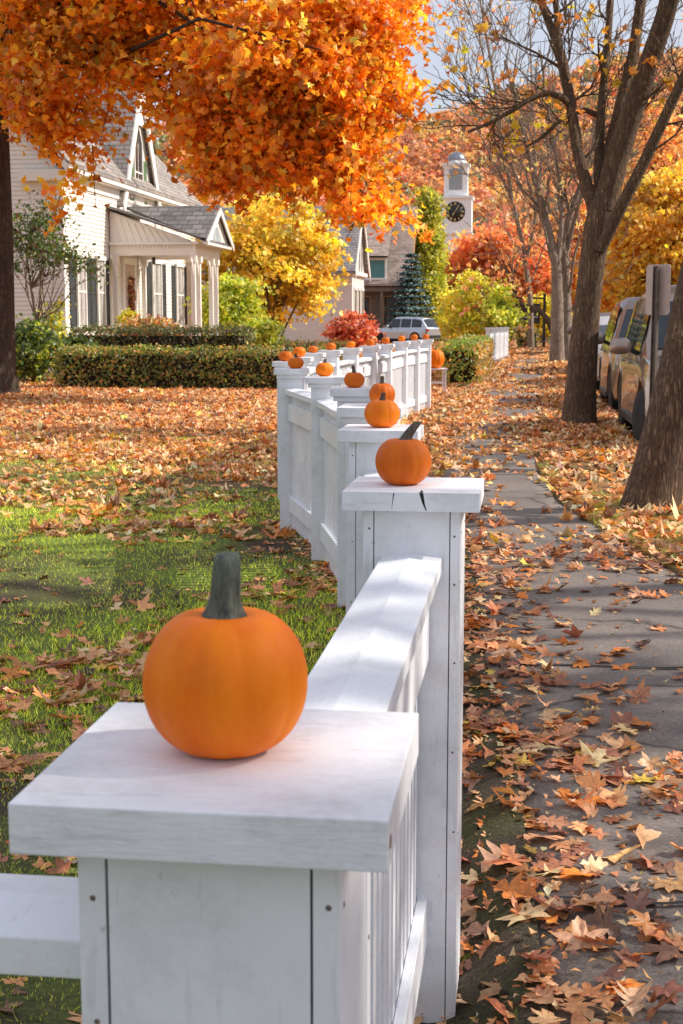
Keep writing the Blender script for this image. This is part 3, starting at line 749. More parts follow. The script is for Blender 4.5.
def tree(name, label, cat, base, trunk, ells, ncl, per, spread, size, pal, shape=STAR, barkm='bark', limbs=14, group=None, leafm='leaf', r_l=.06, start=.45, bright=.22, wob=.06, flat=.6, zlimb=None, sprays=0):
    """trunk: list of (x,y,z,r) relative to base"""
    t = empty(name, base, 0, label, cat, group); B = Vector(base)
    b = MB(); b.tube([q[:3] for q in trunk], [q[3] for q in trunk], 14, wob=wob, cap=True); b.build('trunk', M[barkm], t)
    ells = [((e[0][0] - B.x, e[0][1] - B.y, e[0][2] - B.z),) + tuple(e[1:]) for e in ells]
    cl = clumps(ells, ncl)
    if limbs:
        b = MB(); tp = [Vector(q[:3]) for q in trunk]
        okc = np.arange(len(cl)) if zlimb is None else np.where(cl[:, 2] > zlimb)[0]
        for i in rng.choice(okc, min(limbs, len(okc)), replace=False):
            e = Vector(cl[i]); k = min(len(tp) - 1, int(len(tp) * random.uniform(start, 1.0))); s = tp[k]
            m1 = s.lerp(e, .35) + Vector((0, 0, -.05 * (e - s).length)) + Vector((random.gauss(0, .1), random.gauss(0, .1), .0)) * (e - s).length * .4
            m2 = s.lerp(e, .7) + Vector((random.gauss(0, .06), random.gauss(0, .06), .03)) * (e - s).length
            r = r_l * random.uniform(.6, 1.3)
            b.tube([s, m1, m2, e], [r, r * .7, r * .45, r * .18], 5, cap=False)
        pts = []
        if sprays:
            low = np.argsort(cl[:, 2] + rng.normal(0, .9, len(cl)))[:sprays]
            for i in low:
                c = cl[i]; d = np.array([rng.normal(0, .7), rng.normal(0, .5), -rng.uniform(.25, 1.0)]); d /= np.linalg.norm(d); L = rng.uniform(.45, 1.05)
                b.tube([tuple(c + d * L * u + np.array([0, 0, -.18 * L * u * u])) for u in np.linspace(0, 1, 5)], [.012, .010, .008, .006, .004], 4, cap=False)
                for u in rng.uniform(.1, 1, 10): pts.append(c + d * L * u + np.array([0, 0, -.18 * L * u * u]))
        b.build('branches', M[barkm], t)
    v, T, C = foliage(cl, per, spread, size, pal, shape, bright=bright, flat=flat)
    if sprays:      # drooping twigs hanging from the underside and the outer edge
        v2, T2_, C2 = foliage(np.array(pts), 2.2, .085, size, pal, shape, bright=.2, flat=.8)
        v, T, C = join([(v, T, C), (v2, T2_, C2)])
    tri_mesh('crown', v, T, C, M[leafm], t)
    return t

ORANGE = [(.66, .265, .016, 4), (.64, .20, .010, 3.4), (.69, .345, .03, 3.0), (.50, .13, .010, 1.6), (.72, .45, .06, 1.0), (.30, .28, .03, .4)]
GOLD = [(.66, .44, .04, 3), (.56, .38, .035, 3), (.70, .50, .08, 2), (.40, .36, .045, 2), (.64, .32, .03, 1)]
LIME = [(.36, .40, .035, 3), (.46, .46, .045, 3), (.22, .30, .03, 2), (.60, .52, .07, 1)]
REDS = [(.60, .20, .075, 3), (.66, .27, .09, 3), (.50, .14, .06, 2), (.68, .36, .11, 2)]
GREEN = [(.05, .09, .015, 3), (.08, .13, .02, 3), (.11, .16, .03, 2), (.03, .055, .012, 2), (.16, .19, .03, .8)]
YEL = [(.69, .50, .03, 3), (.70, .56, .06, 3), (.62, .44, .03, 2), (.50, .46, .05, 1.2)]

# big orange maple on the left lawn
def E(px, py, Y, rx, ry, rz, w=1): return (tuple(at(px, py, Y)), (rx, ry, rz), w)
els = [E(348, 90, 26, .6, 1.9, 1.4, 1.3), E(300, 72, 26, 1.5, 2.2, 1.5, 1.2), E(240, 82, 26.5, 1.1, 2.2, 1.5, 1.3), E(150, -8, 27, 1.6, 2.4, 1.0), E(352, 178, 25.5, .35, .9, .6, 1.3), E(295, 140, 26, 1.0, 1.3, .7, 1.2), E(360, 10, 26, .7, 1.8, 1.3), E(392, 30, 26, .25, .9, 1.0, .7), E(230, 158, 26, .5, .9, .45, .8), E(265, 165, 25.6, .4, .8, .35, .7), E(378, 205, 25.4, .28, .6, .3, .7), E(325, 180, 25.6, .35, .8, .35, .8), E(395, 110, 25.8, .22, .7, .4, .6), E(140, 70, 26.4, .4, .9, .45, .8), E(190, 40, 26.6, .6, 1, .7, .8), E(100, 110, 26, .3, .7, .3, .4),
       E(40, 95, 26, .8, 1.1, .9, .9), E(78, 140, 25.6, .55, .8, .5, .38), E(42, 190, 25.6, .4, .5, .5, .42), E(250, -130, 27, 4.5, 3.5, 2.2, .28), E(228, 150, 26, .6, 1.0, .7, 1.2), E(40, 10, 27, 1.4, 1.8, 1.0, 1.2), E(110, 50, 26.5, .8, 1, .7, 1.0), E(180, 95, 26.5, .4, 1, .5, .8)]
tr = at(-8, 390, 26.9); base = (tr.x, 26.9, -.08)
tree('maple_tree', 'large maple with dark trunk at the left edge and a huge orange crown', 'tree', base,
     [(0, 0, -.2, .66), (0, 0, .1, .54), (.03, 0, .5, .45), (.06, 0, 1.5, .42), (.10, 0, 3, .41), (.10, 0, 5, .40), (.08, .1, 7, .37), (.1, .1, 9, .28), (.1, 0, 12, .15)],
     els, 640, 66, .32, (.09, .19), ORANGE, MAPLE, 'barkdark', 40, None, 'maple', .10, .74, .26, zlimb=5.2, sprays=380)

# ------- right hand street tree with its forked limbs
def pxpath(pts, Y, B): return [at(x, y, Y + dy) - B for x, y, dy in pts]
B = Vector((.63, 19.1, -.02)); t = empty('street_tree', B, 0, 'rough barked street tree beside the parked dark cars, forking into several limbs, nearly bare', 'tree', 'trees along the verge')
YT = 19.1
b = MB()
def limbpx(pts, r0, r1, n=10, wob=.05):
    p = pxpath(pts, YT, B); m = len(p); b.tube(p, [r0 + (r1 - r0) * i / (m - 1) for i in range(m)], n, cap=False, wob=wob); return p
tp = pxpath([(577, 436, 0), (578, 425, 0), (579, 412, 0), (581, 380, 0), (584, 340, 0), (588, 300, 0), (593, 260, 0), (598, 228, 0), (603, 205, 0), (607, 190, 0)], YT, B)
b.tube(tp, [.33, .255, .228, .20, .18, .166, .165, .175, .17, .14], 18, wob=.06); b.build('trunk', M['bark'], t)
b = MB(); tips = []
l1 = limbpx([(598, 222, 0), (588, 190, .05), (577, 150, .1), (570, 100, .3), (563, 60, .5), (548, 20, .8), (530, -30, 1.2), (520, -80, 1.5)], .088, .04)
l2 = limbpx([(600, 215, 0), (598, 170, .2), (601, 110, .4), (607, 50, .6), (612, -20, .9), (615, -90, 1)], .07, .035)
l3 = limbpx([(604, 210, 0), (615, 165, 0), (629, 120, -.1), (645, 75, -.2), (664, 20, -.3), (680, -40, -.5), (695, -120, -.6)], .165, .10, 14)
l4 = limbpx([(600, 250, -.15), (622, 205, -.3), (645, 160, -.4), (668, 110, -.5), (690, 65, -.6), (730, -20, -.8)], .085, .055)
l5 = limbpx([(605, 190, .1), (610, 150, .25), (621, 105, .3), (633, 55, .45), (641, 0, .5), (644, -60, .6)], .095, .06)
l6 = limbpx([(571, 106, .3), (560, 96, .1), (545, 93, -.1), (528, 100, -.2), (510, 112, -.3), (490, 123, -.3), (468, 132, -.4)], .05, .02)
l7 = limbpx([(597, 115, .4), (585, 110, .3), (570, 114, .2), (556, 124, .1), (541, 138, .1), (526, 147, 0)], .042, .015)
l8 = limbpx([(572, 120, .2), (560, 60, .4), (556, 10, .5), (550, -40, .5)], .05, .03)
b2 = MB()
for path, r, nk, L in ((l1, .03, 11, 1.0), (l2, .024, 6, .9), (l3, .026, 5, 1.0), (l4, .024, 5, 1.0), (l5, .024, 4, .9), (l6, .016, 9, .75), (l7, .013, 6, .6), (l8, .02, 8, .8)):
    for k in range(nk):
        i = random.randint(2, len(path) - 1); d = (path[i] - path[i - 1]).normalized(); a = Vector((random.gauss(0, 1), random.gauss(0, .7), random.gauss(0, .8)))
        a -= d * a.dot(d); a.normalize()
        grow(b2, path[i].lerp(path[i - 1], random.random()), d + a * 1.0, L * random.uniform(.6, 1.3), r * .75, 2, tips, 5, (3, 5), .2, .1, .66, .8, 5, .0045)
o = b.build('limbs', M['bark'], t); b2.build('twigs', M['bark'], t)
tp_ = np.array([tuple(q[0]) for q in tips]); keep = rng.random(len(tp_)) < .10
v, T, C = foliage(tp_[keep], 2.0, .10, (.08, .15), [(.70, .42, .03, 3), (.62, .26, .03, 2), (.45, .16, .03, 2)], MAPLE, .25, .8)
tri_mesh('crown', v, T, C, M['leaf'], t)

# ------- leaning trunk at the right edge, crown out over the street
B = Vector((.97, 10.75, 0)); YT = 10.75
t = empty('street_tree', B, 0, 'thick leaning street tree trunk at the right edge, before the parked bronze car', 'tree', 'trees along the verge')
b = MB(); p = pxpath([(650, 524, 0), (650, 512, 0), (652, 498, 0), (658, 470, 0), (668, 430, 0), (678, 390, 0), (688, 350, 0), (697, 310, 0), (707, 260, 0), (716, 200, 0), (724, 120, 0), (735, 0, 0)], YT, B)
b.tube(p, [.30, .245, .215, .195, .185, .18, .178, .175, .17, .16, .15, .13], 20, wob=.05); b.build('trunk', M['bark'], t)
b = MB(); tips = []
for k in range(6):
    i = random.randint(9, len(p) - 1); an = random.uniform(-1.15, .55)
    grow(b, p[i], (math.cos(an) * 1.1 + .35, math.sin(an) * 1.1, 1.0), random.uniform(1.8, 3.0), .07, 2, tips, 5, (3, 4), .16, .12, .62, .8, 6, .006)
b.build('limbs', M['bark'], t)
q = np.array([tuple(a[0]) for a in tips]); v, T, C = foliage(q, 1.3, .2, (.09, .16), ORANGE + YEL, MAPLE, .25, .8); tri_mesh('crown', v, T, C, M['leaf'], t)

# ------- pale twin trunks farther along the verge
def pale_tree(name, label, px, py, Y, stems, twl, ntw, pal, keepf, grp='trees along the verge', seed=1, leafn=2.0, br='barkpale', lsize=(.14, .22), sp=.22):
    random.seed(seed); B = at(px, py, Y); B.z = gz(Y) - .03
    t = empty(name, B, 0, label, 'tree', grp); b = MB(); bl = MB(); bt = MB(); tips = []
    for si, (pts, r0, r1) in enumerate(stems):
        pp = [at(x, y, Y + dy) - B for x, y, dy in pts]; m = len(pp)
        (b if pts[0][1] > py - 12 else bl).tube(pp, [r0 + (r1 - r0) * (i / (m - 1)) ** .8 for i in range(m)], 9, cap=False, wob=.06)
        for k in range(ntw):
            i = random.randint(max(1, m // 3), m - 1); d = (pp[i] - pp[i - 1]).normalized(); a = Vector((random.gauss(0, 1), random.gauss(0, .8), random.gauss(0, .5)))
            a -= d * a.dot(d); a.normalize()
            grow(bt, pp[i - 1].lerp(pp[i], random.random()), d + a * .8, twl * random.uniform(.6, 1.3), r1 * 1.0, 2, tips, 5, (3, 5), .16, .10, .66, .7, 4, .011)
    b.build('trunk', M[br], t)
    if bl.v: bl.build('limbs', M[br], t)
    bt.build('twigs', M[br], t)
    q = np.array([tuple(a[0]) for a in tips]); q = q[rng.random(len(q)) < keepf]
    v, T, C = foliage(q, leafn, sp, lsize, pal, STAR, .25, .8); tri_mesh('crown', v, T, C, M['leaf'], t)
    return t
PINKY = [(.62, .30, .11, 3), (.68, .38, .12, 3), (.58, .20, .08, 2), (.70, .46, .12, 1)]
pale_tree('street_tree', 'pale bare tree with two slender trunks beyond the forked street tree', 560, 362, 46,
          [([(557, 364, 0), (557, 340, 0), (557, 300, 0), (556, 265, 0), (549, 235, 0), (540, 200, 0), (530, 160, .5), (518, 110, 1), (505, 60, 1)], .26, .05),
           ([(567, 364, .6), (566, 330, .6), (566, 290, .6), (564, 250, .6), (568, 220, .6), (577, 195, .6), (590, 160, 1), (600, 110, 1)], .22, .05),
           ([(556, 268, 0), (561, 230, 0), (562, 200, 0), (556, 160, 0), (548, 110, 0), (540, 50, 0)], .10, .03),
           ([(550, 238, 0), (541, 218, 0), (538, 205, .4), (522, 190, .6), (505, 150, .6), (490, 90, .6), (478, 30, .6)], .08, .025),
           ([(567, 250, .6), (573, 225, .4), (583, 190, .2), (592, 150, 0), (603, 90, 0), (618, 30, 0)], .08, .025)], 2.4, 9, PINKY, .10, seed=3)
pale_tree('bare_tree', 'tall thin pale twiggy tree behind the sidewalk, left of the twin trunks', 515, 345, 66,
          [([(531, 347, 0), (530, 300, 0), (524, 250, 0), (512, 200, 0), (503, 140, 0), (492, 70, 0), (480, 0, 0)], .16, .04),
           ([(526, 262, 0), (535, 220, 0), (536, 170, 0), (532, 100, 0), (530, 30, 0)], .09, .03),
           ([(512, 200, 0), (498, 170, 0), (478, 130, 0), (462, 70, 0)], .07, .02)], 3.2, 10, PINKY, .12, grp=None, seed=9, lsize=(.2, .3), sp=.35)
pale_tree('bent_tree', 'low tree with a trunk arching left over the far end of the sidewalk', 556, 348, 60,
          [([(556, 350, 0), (554, 335, 0), (548, 320, 0), (538, 309, 0), (522, 305, 0), (514, 290, .4), (505, 268, .8)], .17, .06),
           ([(540, 310, 0), (528, 312, -.4), (518, 318, -.8)], .07, .03)], 1.6, 4, REDS, .22, grp=None, seed=4, leafn=4, br='bark', lsize=(.2, .3), sp=.3)
random.seed(8)
# ------- trees on the far side of the street (they shade the near lawn and path)
for k, (x, y, h, rr, nc) in enumerate([(10.3, 4.4, 11.2, 2.0, 32), (9.6, 7.7, 11.2, 1.9, 22), (10.2, 25, 8, 2.6, 9)]):
    tree('street_tree', ['thin orange street tree across the road', 'tall orange street tree across the road', 'leafy tree across the road'][k], 'tree', (x, y, 0),
         [(0, 0, -.1, .22), (0, 0, .5, .17), (.05, 0, 2, .15), (0, .1, 4, .12), (0, 0, h - .5, .06)],
         [((x, y, h - 1.5), (rr, rr, rr * .9)), ((x - .5, y + .6, h - 2.6), (rr * .9, rr, rr * .7))], nc, 60, .34, (.13, .2), ORANGE, STAR, 'bark', 16, 'trees along the verge', r_l=.05)

for k, (x, y) in enumerate([(9.9, 9.6), (9.7, 12.2), (10.1, 14.9), (9.8, 18.5)]):
    t = empty('street_tree', (x, y, 0), 0, ['bare forked tree nearest across the road', 'second bare tree across the road', 'third bare tree across the road', 'fourth bare tree across the road'][k], 'tree', 'trees along the verge')
    b = MB(); tp = [Vector((random.gauss(0, .06) * z, random.gauss(0, .06) * z, z - .1)) for z in (0, .5, 2, 4, 6, 8, 10, 12)]
    b.tube(tp, [.30, .24, .21, .19, .17, .14, .09, .04], 12, wob=.05); b.build('trunk', M['bark'], t); b = MB(); tips = []
    for q in range(7):
        i = random.randint(3, 6); an = random.uniform(0, 2 * PI)
        grow(b, tp[i], (math.cos(an), math.sin(an), .75), random.uniform(1.8, 3.0), .075, 2, tips, 5, (3, 4), .16, .1, .62, .8, 6, .012)
    b.build('limbs', M['bark'], t)
    q = np.array([tuple(a[0]) for a in tips]); v, T, C = foliage(q[rng.random(len(q)) < .1], 2, .25, (.1, .18), ORANGE, STAR); tri_mesh('crown', v, T, C, M['leaf'], t)
# ------- middle distance trees and shrubs
def bush(name, label, cat, px, Y, wpx, ypt, ypb, ncl, per, pal, size, spread, group=None, depth=None, stems=7, shape=STAR, barkm='bark', leafm='leaf', bright=.25, trunk=None, zb=None):
    c0 = at(px, ypb, Y); zt = at(px, ypt, Y).z; z0 = gz(Y) if zb is None else zb; zbm = max(c0.z, z0 + .05)
    rx = wpx / 2 / 1435 * Y; rz = (zt - zbm) / 2; ry = depth or rx
    base = (c0.x, Y, z0 - .05)
    tr = trunk or [(0, 0, 0, .07), (.03, 0, .4, .05), (0, .03, (zbm + rz - z0) * .8, .03)]
    els = [((c0.x, Y, zbm + rz), (rx * .95, ry, rz * .95)), ((c0.x - rx * .35, Y - ry * .2, zbm + rz * .75), (rx * .6, ry * .7, rz * .7)), ((c0.x + rx * .4, Y, zbm + rz * .9), (rx * .55, ry * .7, rz * .75)), ((c0.x + rx * .05, Y, zbm + rz * 1.45), (rx * .45, ry * .5, rz * .5))]
    return tree(name, label, cat, base, tr, els, ncl, per, spread, size, pal, shape, barkm, stems, group, leafm, .035 * max(1, rz / 1.5), .1, bright)
bush('yellow_tree', 'broad golden yellow tree with dark branches between the two white houses', 'tree', 272, 53, 146, 184, 338, 220, 62, GOLD, (.14, .24), .30, None, 2.6, 26, trunk=[(0, 0, -.1, .17), (.1, 0, .8, .14), (.25, 0, 1.8, .11), (.5, 0, 3.2, .08), (.3, 0, 4.6, .04)])
bush('lime_shrub', 'yellow green shrub at the right of the porch columns', 'shrub', 232, 47, 62, 270, 344, 90, 70, LIME, (.10, .18), .22, None, 1.0)
bush('lime_shrub', 'low bright lime shrub behind the hedge under the golden tree', 'shrub', 262, 44, 44, 318, 348, 40, 70, LIME, (.09, .15), .16, None, .7)
bush('red_shrub', 'reddish pink shrub left of the silver car', 'shrub', 353, 74, 44, 312, 347, 64, 60, [(.45, .10, .045, 3), (.55, .17, .07, 3), (.38, .07, .04, 2), (.5, .25, .07, 1)], (.16, .26), .25, None, 1.2)
bush('yellow_shrub', 'bright yellow green shrub beside the far white fence and blue spruce', 'shrub', 475, 62, 56, 272, 342, 110, 60, YEL + YEL + LIME, (.13, .22), .26, None, 1.6)
bush('yellow_shrub', 'yellow shrub between the spruce and the tall green tree', 'shrub', 454, 104, 30, 284, 340, 60, 60, YEL, (.16, .26), .28, None, 1.0)
bush('green_shrub', 'upright green yellow shrub directly behind the far white fence', 'shrub', 500, 58, 28, 282, 345, 50, 60, LIME, (.12, .2), .22, None, .8)
bush('red_maple', 'wide red orange maple under the clock tower', 'tree', 500, 120, 130, 222, 318, 260, 60, REDS, (.3, .5), .6, None, 4, 30, trunk=[(0, 0, 0, .25), (0, 0, 2, .2), (0, 0, 6, .1)])
bush('red_maple', 'red orange maple behind the twin pale trunks', 'tree', 590, 130, 90, 200, 312, 200, 60, REDS + ORANGE, (.3, .5), .6, None, 4, 20, trunk=[(0, 0, 0, .25), (0, 0, 2, .2), (0, 0, 6, .1)])
bush('yellow_tree', 'small yellow tree at the far end of the sidewalk', 'tree', 541, 100, 40, 296, 338, 60, 60, YEL, (.22, .36), .4, None, 1.5)
bush('yellow_tree', 'large golden tree above the parked cars at the right', 'tree', 668, 62, 130, 165, 306, 300, 60, [(.62, .36, .03, 3), (.55, .28, .03, 3), (.68, .42, .06, 2), (.45, .27, .03, 1.5)], (.18, .3), .36, None, 3, 24, trunk=[(0, 0, 0, .2), (0, 0, 2.5, .15), (0, 0, 5.5, .08)])
bush('yellow_tree', 'orange yellow tree behind the thick forked street tree', 'tree', 622, 82, 76, 190, 325, 170, 55, ORANGE + GOLD, (.2, .34), .42, None, 2.5, 20, trunk=[(0, 0, 0, .2), (0, 0, 2.5, .15), (0, 0, 5.5, .08)])
bush('orange_tree', 'pale orange tree with thin twigs over the golden tree at the right', 'tree', 650, 95, 130, 90, 230, 90, 34, PINKY, (.22, .36), .5, None, 4, 40, trunk=[(0, 0, 0, .2), (0, 0, 5, .18), (0, 0, 12, .08)])
# tall yellow green tree, conical
c = at(431, 340, 114); els = []
for k in range(7):
    u = k / 6; q = at(429 - 2 * u, 325 - 128 * u, 114); els.append((tuple(q), (2.0 * (1 - u * .62), 1.6 * (1 - u * .6), 1.1)))
tree('tall_tree', 'tall conical olive green tree just left of the clock tower', 'tree', (c.x, 114, gz(114)), [(0, 0, 0, .2), (0, 0, 3, .16), (0, 0, 7, .08)], els, 220, 60, .42, (.2, .36), [(.34, .36, .035, 3), (.46, .42, .05, 3), (.24, .27, .03, 2), (.54, .44, .06, 1)], STAR, 'bark', 14)
# blue spruce in tiers of drooping sprays
def spruce(px, Y, ypt, ypb, wpx):
    B = at(px, ypb, Y); zt = at(px, ypt, Y).z; B.z = gz(Y); H = zt - B.z; Rr = wpx / 2 / 1435 * Y
    t = empty('blue_spruce', B, 0, 'conical blue green spruce behind the silver car', 'tree')
    MB().tube([(0, 0, 0), (0, 0, H * .5), (0, 0, H * .97)], [.14, .08, .015], 8).build('trunk', M['bark'], t)
    P = []; Nn = []; Cc = []; S = []
    b = MB(); 
    for k in range(15):
        u = k / 14; z = H * (.06 + .90 * u); r = Rr * (1 - u) ** .85 + .10; nb = int(10 + 8 * (1 - u))
        for q in range(nb):
            a = 2 * PI * (q + random.random() * .8) / nb; rr = r * random.uniform(.72, 1.12); b.tube([(0, 0, z), (math.cos(a) * rr, math.sin(a) * rr, z - .10 * rr)], [.02, .006], 3, cap=False)
            m = int(110 * rr / Rr + 30)
            s = rng.random(m) ** .7
            x = math.cos(a) * rr * s + rng.normal(0, .19, m) * (.3 + s); y = math.sin(a) * rr * s + rng.normal(0, .19, m) * (.3 + s); zz = z - .12 * rr * s + .10 * s * s * rr + rng.normal(0, .06, m)
            P.append(np.stack([x, y, zz], 1)); Nn.append(np.tile([math.cos(a) * .5, math.sin(a) * .5, 1], (m, 1)) + rng.normal(0, .4, (m, 3)))
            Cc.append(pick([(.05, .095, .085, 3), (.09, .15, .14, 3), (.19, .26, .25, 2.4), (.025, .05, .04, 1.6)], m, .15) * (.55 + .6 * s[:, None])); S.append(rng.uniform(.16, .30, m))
    b.build('branches', M['bark'], t)
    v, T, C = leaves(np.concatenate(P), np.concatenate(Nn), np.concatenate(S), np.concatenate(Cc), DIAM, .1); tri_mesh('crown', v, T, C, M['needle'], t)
spruce(411, 106, 252, 343, 52)

# shrub and small tree in front of the house gable
B = at(42, 384, 33); B.z = -.08
els = [E(35, 245, 33, .85, .8, .75), E(72, 255, 32.6, .55, .6, .5), E(86, 268, 32.6, .25, .4, .5, .5), E(45, 215, 33, .5, .5, .4), E(22, 230, 33, .6, .6, .7)]
tree('ornamental_tree', 'small twiggy ornamental tree with dark green leaves at the white house corner', 'tree', B, [(0, 0, 0, .07), (.1, 0, .7, .06), (-.1, .05, 1.4, .045), (-.2, 0, 2.2, .03), (-.3, 0, 3.0, .02)], els, 74, 34, .19, (.07, .125), GREEN + [(.16, .08, .03, 2)], OVAL, 'barkpale', 34, r_l=.02, start=.15)
bush('evergreen_shrub', 'glossy dark green shrub at the house corner beside the maple trunk', 'shrub', 34, 31.5, 42, 322, 388, 60, 80, GREEN + LIME[:1], (.07, .13), .17, None, .6)
bush('yellow_shrub', 'thin yellow leaved shrub against the white house corner', 'shrub', 56, 34, 16, 300, 380, 26, 50, YEL + LIME, (.07, .12), .14, None, .3)
bush('evergreen_shrub', 'dark leafy shrub at the left end of the clipped hedge', 'shrub', 74, 32.5, 34, 330, 384, 40, 70, GREEN, (.07, .12), .15, None, .5)
bush('flower_shrub', 'low rusty pink shrub in front of the porch', 'shrub', 148, 39.3, 70, 318, 345, 60, 60, [(.35, .13, .06, 3), (.5, .25, .1, 2), (.2, .2, .04, 2), (.4, .32, .06, 2)], (.07, .12), .14, None, .5)
bush('yellow_shrub', 'tufted yellow plant beside the front door', 'shrub', 128, 39.9, 22, 305, 345, 24, 50, YEL + LIME, (.06, .11), .11, None, .3)
# clipped hedges
def hedge(label, x0, x1, y0, y1, zt, pal, size, dens, name='hedge', pal_side=None, rz=0):
    g = gz((y0 + y1) / 2) - .08; cx, cy = (x0 + x1) / 2, (y0 + y1) / 2; L, W, H = x1 - x0, y1 - y0, zt - g
    t = empty(name, (cx, cy, g), rz, label, 'hedge'); b = MB()
    nx = max(2, int(L / .4)); 
    b.box((0, 0, H * .45), (L * .96, W * .72, H * .82)); b.build('twig_core', M['twig'], t)
    P, Nn = [], []
    faces = [((0, 0, 1), L * W), ((0, -1, 0), L * H), ((1, 0, 0), W * H), ((-1, 0, 0), W * H), ((0, 1, 0), L * H * .3)]
    CC = []
    for nrm, A in faces:
        n = int(A * dens); u, v = rng.random((2, n)); nz = vnoise(u * L * 2.2 + abs(nrm[0]) * 9, v * 5 + abs(nrm[1]) * 3, 1.0, 7) - .5
        x = (u - .5) * L; 
        if nrm[2]: p = np.stack([x, (v - .5) * W, np.full(n, H)], 1)
        elif nrm[1]: p = np.stack([x, np.full(n, nrm[1] * W / 2), v * H], 1)
        else: p = np.stack([np.full(n, nrm[0] * L / 2), (u - .5) * W, v * H], 1)
        d = rng.uniform(-.10, .05, n) + .12 * nz
        P.append(p + np.array(nrm) * d[:, None] + rng.normal(0, .03, (n, 3))); Nn.append(np.tile(np.array(nrm, float), (n, 1)) * 1.0 + rng.normal(0, .75, (n, 3)) + [0, 0, .3])
        CC.append(pick(pal_side if (pal_side and nrm[0]) else pal, n, .18) * (1 + 1.0 * nz[:, None]))
    P = np.concatenate(P); P[:, 2] = np.maximum(P[:, 2], .02)
    v, T, C = leaves(P, np.concatenate(Nn), rng.uniform(size[0], size[1], len(P)), np.clip(np.concatenate(CC), .004, .9), OVAL, .15)
    tri_mesh('foliage', v, T, C, M['leaf'], t)
M['twig'] = simple('dark twig core', (.03, .022, .012), .95, .4, 10)
HG = [(.08, .12, .018, 3), (.13, .18, .025, 3), (.20, .21, .035, 2), (.30, .19, .04, 2), (.42, .23, .06, 1.4)]
HR = [(.30, .16, .04, 3), (.42, .22, .06, 3), (.22, .14, .03, 2), (.14, .15, .03, 2)]
xa = at(60, 370, 29.5).x; xb = at(345, 370, 29.5).x
hedge('clipped green hedge with browning top running across the far edge of the lawn', xa, xb, 29.2, 30.1, at(200, 350, 29.6).z, HG, (.05, .10), 560)
xa = at(74, 340, 35).x; xb = at(250, 340, 35).x
hedge('darker taller hedge in front of the porch, behind the clipped green hedge', xa, xb, 34.6, 35.6, at(150, 329, 35).z, [(.045, .07, .014, 3), (.07, .09, .02, 3), (.12, .09, .03, 2), (.2, .11, .04, 1)], (.05, .10), 430)
xa = at(215, 350, 44).x; xb = at(348, 350, 44).x
hedge('long low orange tinged hedge behind the middle fence posts', xa, xb, 43.6, 44.6, at(300, 343, 44).z, HR + HG, (.07, .13), 260)
hedge('green ivy like hedge with a rusty side along the sidewalk', at(440, 370, 31).x, at(479, 370, 31).x, 30.6, 41.5, at(455, 346, 31).z, HG + [(.16, .24, .03, 4)], (.06, .12), 320, pal_side=HR)
hedge('brown leafy hedge just before the far white fence', at(470, 350, 46).x, at(489, 350, 46).x, 42.5, 48, .72, HR, (.08, .14), 220)
hedge('low dark hedge at the far end of the sidewalk', at(519, 340, 84).x, at(536, 340, 84).x, 83, 86, gz(84) + 1.0, GREEN + HR, (.15, .25), 90)

# ------------------------------------------------------------------ hills and forest
b = MB(); XS = np.linspace(-700, 700, 57); YS = np.linspace(150, 900, 34)
def hill(x, y):
    r = 96 * math.exp(-((y - 640) / 210) ** 2); return -1.5 + r * (.82 + .16 * math.sin(x / 95 + 1.1) + .10 * math.sin(x / 37))
vs = [(x, y, hill(x, y)) for y in YS for x in XS]; nn = len(XS)
b.add(vs, [(i * nn + k, i * nn + k + 1, (i + 1) * nn + k + 1, (i + 1) * nn + k) for i in range(len(YS) - 1) for k in range(nn - 1)], 0, True)
M['hill'] = ground_mat('autumn hillside', [(.10, .04, .015), (.30, .12, .04), (.40, .2, .06), (.03, .04, .01), (.10, .08, .02), (.3, .12, .03)], .12, .03, .5)
tag(b.build('hills', M['hill']), kind='structure')
n = 2500; ang = rng.uniform(-.34, .40, n) - .0; yy = 300 + 340 * rng.random(n) ** .8; xx = np.tan(ang) * yy
zz = np.array([hill(a, c) for a, c in zip(xx, yy)]); rr = rng.uniform(3.0, 5.2, n)
pals = [[(.55, .20, .05, 1)], [(.58, .27, .07, 1)], [(.50, .15, .06, 1)], [(.16, .17, .04, 1)], [(.60, .36, .08, 1)], [(.07, .10, .03, 1)]]
parts = []
kind = rng.choice(6, n, p=[.26, .25, .18, .1, .12, .09])
for kd in range(6):
    i = np.where(kind == kd)[0]; m = 44
    u = unit(rng.normal(size=(len(i), m, 3))); u[..., 2] = np.abs(u[..., 2]) * 1.3 - .25
    P = np.stack([xx[i], yy[i], zz[i] + rr[i] * 1.0], 1)[:, None] + u * (rr[i] * 1.0)[:, None, None] * rng.uniform(.7, 1.1, (len(i), m, 1))
    P = P.reshape(-1, 3); nr = u.reshape(-1, 3) + rng.normal(0, .4, (len(P), 3))
    C = pick(pals[kd], len(P), .2) * np.repeat(1 + rng.normal(0, .15, len(i)), m)[:, None]
    C = C * .80 + np.array([.10, .085, .075])  # distance haze blended into the tree colours
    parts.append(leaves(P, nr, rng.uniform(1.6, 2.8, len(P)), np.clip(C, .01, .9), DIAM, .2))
V, T, C = join(parts); tag(tri_mesh('hillside_forest', V, T, C, M['leaf']), 'orange and russet autumn forest covering the hill behind the clock tower', 'forest', kind='stuff')
